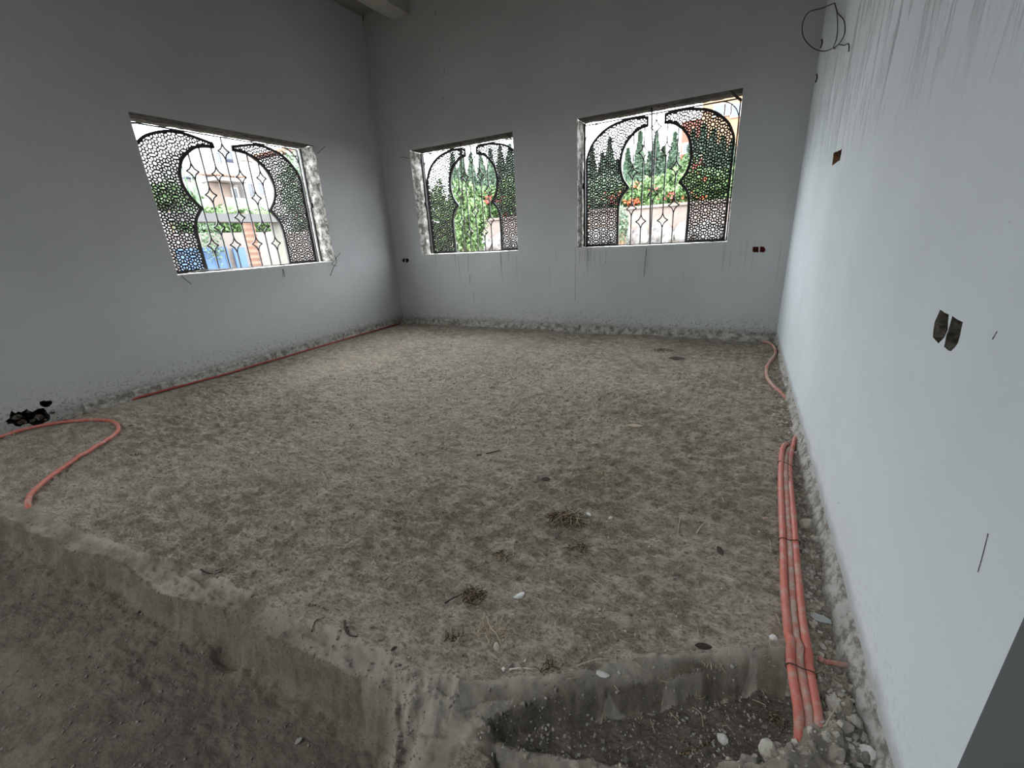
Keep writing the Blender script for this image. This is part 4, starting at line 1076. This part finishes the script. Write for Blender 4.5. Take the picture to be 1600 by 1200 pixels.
for row in range(3):
    x = -8.5+row*.2
    while x < 3.5:
        w_ = random.uniform(.35, .75); hh_ = (zband-ZG)/3
        me = stm[random.randrange(6)]; o = bpy.data.objects.new('wall_stone', me); COL.objects.link(o)
        if not me.materials: me.materials.append(M_gstone)
        o.location = (x+w_/2, YW-.02, ZG+hh_*(row+.5)); o.scale = (w_*.52, .12, hh_*.62); o.rotation_euler = (0, random.uniform(-.1, .1), random.uniform(-.1, .1)); st.append(o); x += w_
place(gw, [p1, p2]+st)

# cypresses and trees behind the wall
def ground_tree(px, py_top, Y): 
    p = at(px, py_top, 1, Y); return p.x, p.z-ZG
Z3 = lambda a, b: (880+a/4, 120+b/4)
cyp = [(180, 440, 15, .45), (245, 480, 16, .5), (292, 385, 15, .5), (340, 520, 17, .45), (405, 450, 15, .5), (482, 345, 15, .42), (540, 470, 18, .45), (585, 345, 15.5, .5), (628, 440, 15, .38), (700, 350, 15, .5), (815, 330, 16, .6), (880, 300, 15, .7), (940, 330, 16, .7), (1000, 380, 15, .6), (1060, 400, 16, .6)]
names3 = ['far left', 'second from the left', 'third from the left', 'fourth from the left', 'fifth from the left', 'sixth from the left', 'low and just left of the rod', 'tall and just right of the rod', 'short, between two taller ones', 'tall, in the right of the keyhole', 'behind the right lattice, its left one', 'tallest behind the right lattice', 'behind the middle of the right lattice', 'behind the right lattice edge', 'at the right edge of the window']
for i, (zx, zy, Y, rad) in enumerate(cyp):
    x, h = ground_tree(*Z3(zx, zy), Y); cypress(x, Y, h, rad, 10+i, 'slim dark cypress in the large back window, '+names3[i])
Z2 = lambda a, b: (620+a/5.218, 190+b/5.218)
cyp2 = [(450, 260, 15, .5), (520, 240, 16, .55), (600, 270, 15, .5), (680, 250, 16, .6), (760, 230, 15, .6), (840, 200, 16, .65), (920, 190, 15, .7)]
n2 = ['leftmost', 'second from the left', 'third from the left', 'in the middle', 'third from the right', 'second from the right', 'rightmost']
for i, (zx, zy, Y, rad) in enumerate(cyp2):
    x, h = ground_tree(*Z2(zx, zy), Y); cypress(x, Y, h, rad, 40+i, 'dark cypress in the small back window, '+n2[i])
# flowering shrubs over the wall
def shrub_at(zf, zx, zy, Y, s, *a, **k):
    p = at(*zf(zx, zy), 1, Y); return shrub('flowering_shrub', (p.x, p.y, p.z), s, *a, **k)
shrub_at(Z3, 260, 760, 12.6, (1.0, .5, .45), 3000, .06, L_grey, 61, 'grey green shrub over the garden wall behind the left lattice', flowers=[(M_fl_r, 60)])
shrub_at(Z3, 430, 750, 12.4, (.6, .4, .34), 2400, .055, L_mid, 62, 'shrub with orange blossoms over the garden wall left of the rod', flowers=[(M_fl_o, 110), (M_fl_r, 40)])
shrub_at(Z3, 525, 745, 12.8, (.5, .4, .34), 1500, .055, L_mid, 67, 'shrub with pink blossoms just left of the rod', flowers=[(M_fl_p, 70)])
shrub_at(Z3, 650, 725, 12.4, (.75, .45, .45), 3400, .06, L_bright, 63, 'bright green shrub over the garden wall right of the rod', flowers=[(M_fl_r, 50)])
shrub_at(Z3, 770, 690, 13.0, (.6, .5, .62), 2600, .06, L_mid, 64, 'red flowering shrub at the right cusp of the keyhole', flowers=[(M_fl_r, 100)])
shrub_at(Z3, 900, 720, 12.5, (.9, .5, .46), 3800, .06, L_mid, 65, 'mid green shrub over the wall behind the right lattice', flowers=[(M_fl_o, 60)])
shrub_at(Z3, 1060, 715, 12.5, (.6, .5, .5), 2200, .06, L_bright, 66, 'bright shrub at the right edge of the large back window')
shrub_at(Z3, 372, 930, 9.3, (.10, .2, .34), 500, .035, L_grey, 68, 'pale feathery shrub standing before the garden wall')
shrub_at(Z2, 575, 800, 9.0, (.42, .4, .72), 3200, .055, L_bright, 71, 'large bright green bush close behind the small back window')
shrub_at(Z2, 330, 830, 9.2, (.42, .4, .78), 2600, .055, L_bright, 72, 'bright green bush behind the left lattice of the small back window')
shrub_at(Z2, 900, 640, 12.7, (.8, .5, .5), 3200, .06, L_mid, 73, 'shrub with red and yellow blossoms behind the right lattice of the small window', flowers=[(M_fl_r, 60)])
shrub_at(Z2, 740, 660, 12.6, (.5, .4, .42), 1600, .06, L_mid, 74, 'shrub with a few red blossoms in the small window keyhole', flowers=[(M_fl_r, 50)])

# ---- houses
M_wh = mat('white_render', (.27, .26, .25), .9); M_beige = mat('beige_render', (.12, .092, .078), .9); M_terra = mat('terracotta_render', (.14, .055, .038), .9)
M_glass = mat('dark_window_glass', (.022, .027, .04), .15, 0, .5); M_rail = mat('pale_glass_rail', (.10, .155, .155), .3); M_tile = mat('clay_tile', (.13, .075, .055), .9)
M_conc = mat('portal_concrete', (.42, .41, .40), .9); g = G(M_conc); g.col(g.mix(g.noise(3, 5), (.055, .055, .055), (.09, .09, .09)))
M_blue = mat('blue_gate_paint', (.06, .11, .20), .5, 0, .4); M_blued = mat('darker_blue_paint', (.05, .11, .22), .5)
Z1 = lambda a, b: (180+a/4.139, 160+b/4.138)
def rx(zx0, zy0, zx1, zy1, X):
    a = at(*Z1(zx0, zy0), 0, X); b = at(*Z1(zx1, zy1), 0, X); return (min(a.y, b.y), max(a.y, b.y), min(a.z, b.z), max(a.z, b.z))
def slab(name, X, r, t, m_, proud=0):
    mb = MB(); mb.lohi((X-t, r[0], r[2]), (X+proud, r[1], r[3])); return mb.build(name, m_)
def win(X, r, parts, fr=.06):
    mb = MB(); y0, y1, z0, z1 = r
    mb.lohi((X-.02, y0-fr, z0-fr), (X+.06, y1+fr, z0)); mb.lohi((X-.02, y0-fr, z1), (X+.06, y1+fr, z1+fr)); mb.lohi((X-.02, y0-fr, z0), (X+.06, y0, z1)); mb.lohi((X-.02, y1, z0), (X+.06, y1+fr, z1))
    parts.append(mb.build('window', M_wh)); parts.append(slab('window_pane', X+.005, r, .02, M_glass, .01))
XH = -26.
h1 = empty('house', (XH, 12, ZG)); tag(h1, 'white modern house with a beige balcony front seen through the left window', 'house'); hp = []
r = rx(600, 395, 1120, 700, XH); r = (r[0], r[1], ZG, r[3]); hp.append(slab('wall', XH-.6, r, 7, M_wh))
r = rx(600, 515, 790, 700, XH); hp.append(slab('balcony_wall', XH-.05, r, .3, M_beige))
r = rx(800, 395, 1120, 700, XH); hp.append(slab('wall', XH, (r[0], r[1], ZG, r[3]), 6, M_wh))
for q in ((848, 528, 900, 612), (915, 520, 968, 602), (752, 558, 800, 650)): win(XH+.02, rx(*q, XH), hp)
r = rx(645, 625, 810, 690, XH); hp.append(slab('balcony_rail', XH+1.0, r, .05, M_rail))
r = rx(590, 480, 805, 512, XH)
for k in range(14):
    y_ = r[0]+(r[1]-r[0])*(k+.5)/14; mb = MB(); mb.tube([(XH-.9, y_, r[3]+.25), (XH+.75, y_, r[2]+.15)], (r[1]-r[0])/30, 8); hp.append(mb.build('roof_tile', M_tile))
mb = MB(); mb.lohi((XH-.9, r[0], r[2]-.12), (XH+.8, r[1], r[2]+.05)); hp.append(mb.build('canopy_slab', M_wh))
r = rx(620, 260, 860, 470, XH-2); hp.append(slab('upper_storey', XH-2, r, 5, M_wh)); 
for q in ((645, 325, 690, 400), (700, 315, 765, 395)): win(XH-1.98, rx(*q, XH-2), hp)
r = rx(820, 340, 900, 385, XH-1); hp.append(slab('parapet', XH-1, r, .3, M_beige))
place(h1, hp)
h2 = empty('house', (XH-2, 7, ZG)); tag(h2, 'low white house with a dark arched window behind the left half of the left window', 'house'); hp = []
r = rx(430, 495, 600, 700, XH-2); hp.append(slab('wall', XH-2, (r[0]-6, r[1], ZG, r[3]), 6, M_wh))
r = rx(432, 484, 565, 503, XH-2); hp.append(slab('roof_edge', XH-1.6, r, .5, mat('blue_grey_tile', (.025, .04, .06), .8)))
a = rx(537, 538, 590, 578, XH-2); mb = MB(); cyy = (a[0]+a[1])/2; ry = (a[1]-a[0])/2
mb.poly([(XH-1.97, cyy+ry*math.cos(t), a[2]+(a[3]-a[2])*math.sin(t)) for t in np.linspace(0, PI, 14)]); hp.append(mb.build('arched_window', M_glass))
r = rx(430, 330, 640, 480, XH-8); hp.append(slab('rear_wall', XH-8, r, 4, M_wh)); r = rx(505, 385, 610, 410, XH-7.8); hp.append(slab('awning', XH-7.8, r, .5, mat('grey_awning', (.035, .045, .06), .8)))
place(h2, hp)
h3 = empty('house', (XH-4, 18, ZG)); tag(h3, 'house with terracotta upper wall behind the upper right of the left window', 'house'); hp = []
r = rx(1080, 340, 1300, 700, XH-4); hp.append(slab('wall', XH-4, (r[0], r[1]+4, ZG, r[3]), 6, M_wh)); r = rx(1100, 290, 1300, 340, XH-4); hp.append(slab('terracotta_wall', XH-4.2, (r[0], r[1]+4, r[2], r[3]), 5, M_terra))
place(h3, hp)
# apartment house behind the large back window, upper right
YH = 27.
def ry_(q, Y):
    a = at(*Z3(q[0], q[1]), 1, Y); b = at(*Z3(q[2], q[3]), 1, Y); return (min(a.x, b.x), max(a.x, b.x), min(a.z, b.z), max(a.z, b.z))
def slaby(name, Y, r, t, m_, proud=0):
    mb = MB(); mb.lohi((r[0], Y-proud, r[2]), (r[1], Y+t, r[3])); return mb.build(name, m_)
M_orange = mat('orange_render', (.17, .10, .06), .9)
h4 = empty('house', (0, YH, ZG)); tag(h4, 'orange and pink house behind the right lattice of the large back window', 'house'); hp = []
r = ry_((745, 280, 900, 700), YH); hp.append(slaby('wall', YH, (r[0], r[1], ZG, r[3]), 6, M_terra))
r = ry_((880, 175, 1300, 700), YH); hp.append(slaby('wall', YH-.5, (r[0], r[1], ZG, r[3]), 6, M_orange))
for q in ((950, 185, 1000, 235), (1020, 180, 1040, 230), (1060, 185, 1100, 240), (755, 425, 785, 470)):
    rr_ = ry_(q, YH-.5); mb = MB(); fr = .08
    mb.lohi((rr_[0]-fr, YH-.58, rr_[2]-fr), (rr_[1]+fr, YH-.5, rr_[3]+fr)); hp.append(mb.build('window', M_wh)); hp.append(slaby('window_pane', YH-.6, rr_, .04, M_glass, .01))
place(h4, hp)

# ---- portal, gate, wall, palm before the houses
XP = -9.5
pt_ = empty('concrete_portal', (XP, 5, ZG)); tag(pt_, 'grey concrete portal beam on a column outside the left window', 'portal'); hp = []
r = rx(430, 704, 1130, 780, XP); hp.append(slab('beam', XP, (r[0]-.2, r[1]+.0, r[2]+.02, r[3]-.02), .35, M_conc)); zbm = r[2]
r = rx(1062, 780, 1128, 1045, XP); hp.append(slab('column', XP, (r[0], r[1], ZG, zbm+.05), .35, mat('pale_column_render', (.12, .115, .10), .9)))
place(pt_, hp)
XG = -13.
mb = MB(); r = rx(540, 845, 1300, 1000, XG); mb.lohi((XG-.25, r[0]-3, ZG), (XG, r[1]+3, r[3])); tag(mb.build('boundary_wall', mat('pale_boundary_render', (.16, .14, .13), .9)), 'pale boundary wall behind the palm outside the left window', 'wall')
gt = empty('blue_gate', (XG+.1, 5, ZG)); tag(gt, 'light blue metal gate set in the boundary wall outside the left window', 'gate'); hp = []
r = rx(550, 940, 752, 1100, XG+.1); r = (r[0]-.6, r[1], ZG, r[3]); hp.append(slab('gate_leaf', XG+.1, r, .06, M_blue)); 
for k in range(4):
    y_ = r[0]+(r[1]-r[0])*(k+1)/4; hp.append(slab('stile', XG+.13, (y_-.03, y_+.03, ZG, r[3]), .04, M_blued))
hp.append(slab('rail', XG+.14, (r[0], r[1], r[3]-.10, r[3]-.04), .04, M_blued))
r = rx(760, 940, 875, 1100, XG+.1); hp.append(slab('gate_leaf', XG+.1, (r[0], r[1], ZG, r[3]), .06, M_blue))
place(gt, hp)
def ivy(c, s, n, S, m_, seed, label, base): 
    return shrub('hedge', c, s, n, S, m_, seed, label, 'hedge')
for i, (zx, zy, ln, lb) in enumerate([(600, 790, .75, 'left part hanging low'), (720, 790, .8, 'left of the palm trunk'), (840, 785, .8, 'behind the palm trunk'), (980, 790, .85, 'right of the palm trunk')]):
    p = at(*Z1(zx, zy), 0, XG+.1); shrub('hedge', (p.x-.62, p.y, p.z+.02), (.34, ln*.7, .30), 2000, .05, L_mid, 80+i, 'leafy green hedge on top of the boundary wall, '+lb, 'hedge')
p = at(*Z1(600, 870), 0, XG+.25); shrub('creeper', (p.x+.1, p.y, p.z), (.10, .30, .62), 420, .04, L_grey, 90, 'thin creeper hanging over the boundary wall beside the blue gate', 'creeper')
for i, (zx, zy) in enumerate([(640, 690), (720, 690), (900, 695)]):
    p = at(*Z1(zx, zy), 0, -16); shrub('shrub', (p.x, p.y, p.z-.25), (.5, .8, .30), 1300, .07, L_bright, 92+i, ['bright green shrub above the portal beam, left one', 'bright green shrub above the portal beam, middle one', 'bright green shrub above the portal beam, right one'][i])
# leafy trees behind the lattice panels
p = at(*Z1(310, 650), 0, -15); shrub('garden_tree', (p.x, p.y, p.z+.15), (.6, .75, .34), 2000, .08, L_mid, 97, 'yellow green tree crown behind the left lattice of the left window', 'tree')
p = at(*Z1(1190, 600), 0, -16); shrub('garden_tree', (p.x, p.y, p.z), (.7, .6, 1.5), 2400, .08, L_grey, 98, 'grey green tree behind the right lattice of the left window', 'tree')
# agave-like leaves left in the keyhole
p = at(*Z1(500, 690), 0, -14.5); root = empty('spiky_plant', (p.x, p.y, ZG)); tag(root, 'tall spiky green plant at the left of the left window keyhole', 'plant'); 
for k in range(9):
    a = k*.7; t_ = Vector((.25*math.cos(a), .45*math.sin(a)-.1, p.z-ZG+1.35+.15*math.sin(k*3))); b0 = Vector((.05*math.cos(a), .05*math.sin(a), -.02)); mid_ = (b0+t_)/2+Vector((.04*math.cos(a), .06*math.sin(a), .25)); sd_ = Vector((-math.sin(a), math.cos(a), 0))
    mb = MB(); 
    for q, wq in ((b0, .05), (mid_, .06), (t_, .004)):
        mb.V += [tuple(q-sd_*wq), tuple(q+Vector((math.cos(a), math.sin(a), 0))*-.02), tuple(q+sd_*wq)]
    for q in range(2): mb.F += [(q*3, q*3+1, q*3+4, q*3+3), (q*3+1, q*3+2, q*3+5, q*3+4)]
    mb.build('leaf', L_grey, root)
# palm
XPm = -12.
pc = at(*Z1(845, 705), 0, XPm); pb = at(*Z1(905, 1050), 0, XPm)
palm = empty('palm_tree', (XPm, pb.y, ZG)); tag(palm, 'young palm with a ragged trunk before the pale boundary wall', 'tree')
y0 = 0.; mb = MB(); zt = pc.z-ZG-.05
nb = 16; mb.tube([(0, (pc.y-pb.y)*t, zt*t) for t in np.linspace(0, 1, nb*2+1)], lambda t: .155*(1+.16*((int(t*nb*2)) % 2))*(1-.15*t), 10)
mb.build('trunk', M_tile, palm)
for k in range(22):
    a = k*2.4; el = .2+.9*((k*7) % 11)/11; L = .75; b0 = Vector((0, pc.y-pb.y, zt)); mb = MB(); pts = []
    for q in range(7):
        t = q/6; pts.append(b0+Vector((math.cos(a)*L*t*math.cos(el), math.sin(a)*L*t*math.cos(el), L*t*math.sin(el)-.35*t*t)))
    mb.tube(pts, .008, 4)
    for q in range(1, 7):
        for sgn in (-1, 1):
            for u in (0, .5):
                c = pts[q-1].lerp(pts[q], u); sd_ = Vector((-math.sin(a), math.cos(a), .0))*sgn; tip = c+sd_*.16*(1-.5*q/7)+(pts[q]-pts[q-1])*.9+Vector((0, 0, -.04)); off = (pts[q]-pts[q-1])*.16
                mb.poly([c-off, c+off, tip])
    mb.build('frond', L_bright, palm)
print('tris', sum(len(o.data.polygons) for o in SC.objects if o.type == 'MESH'))
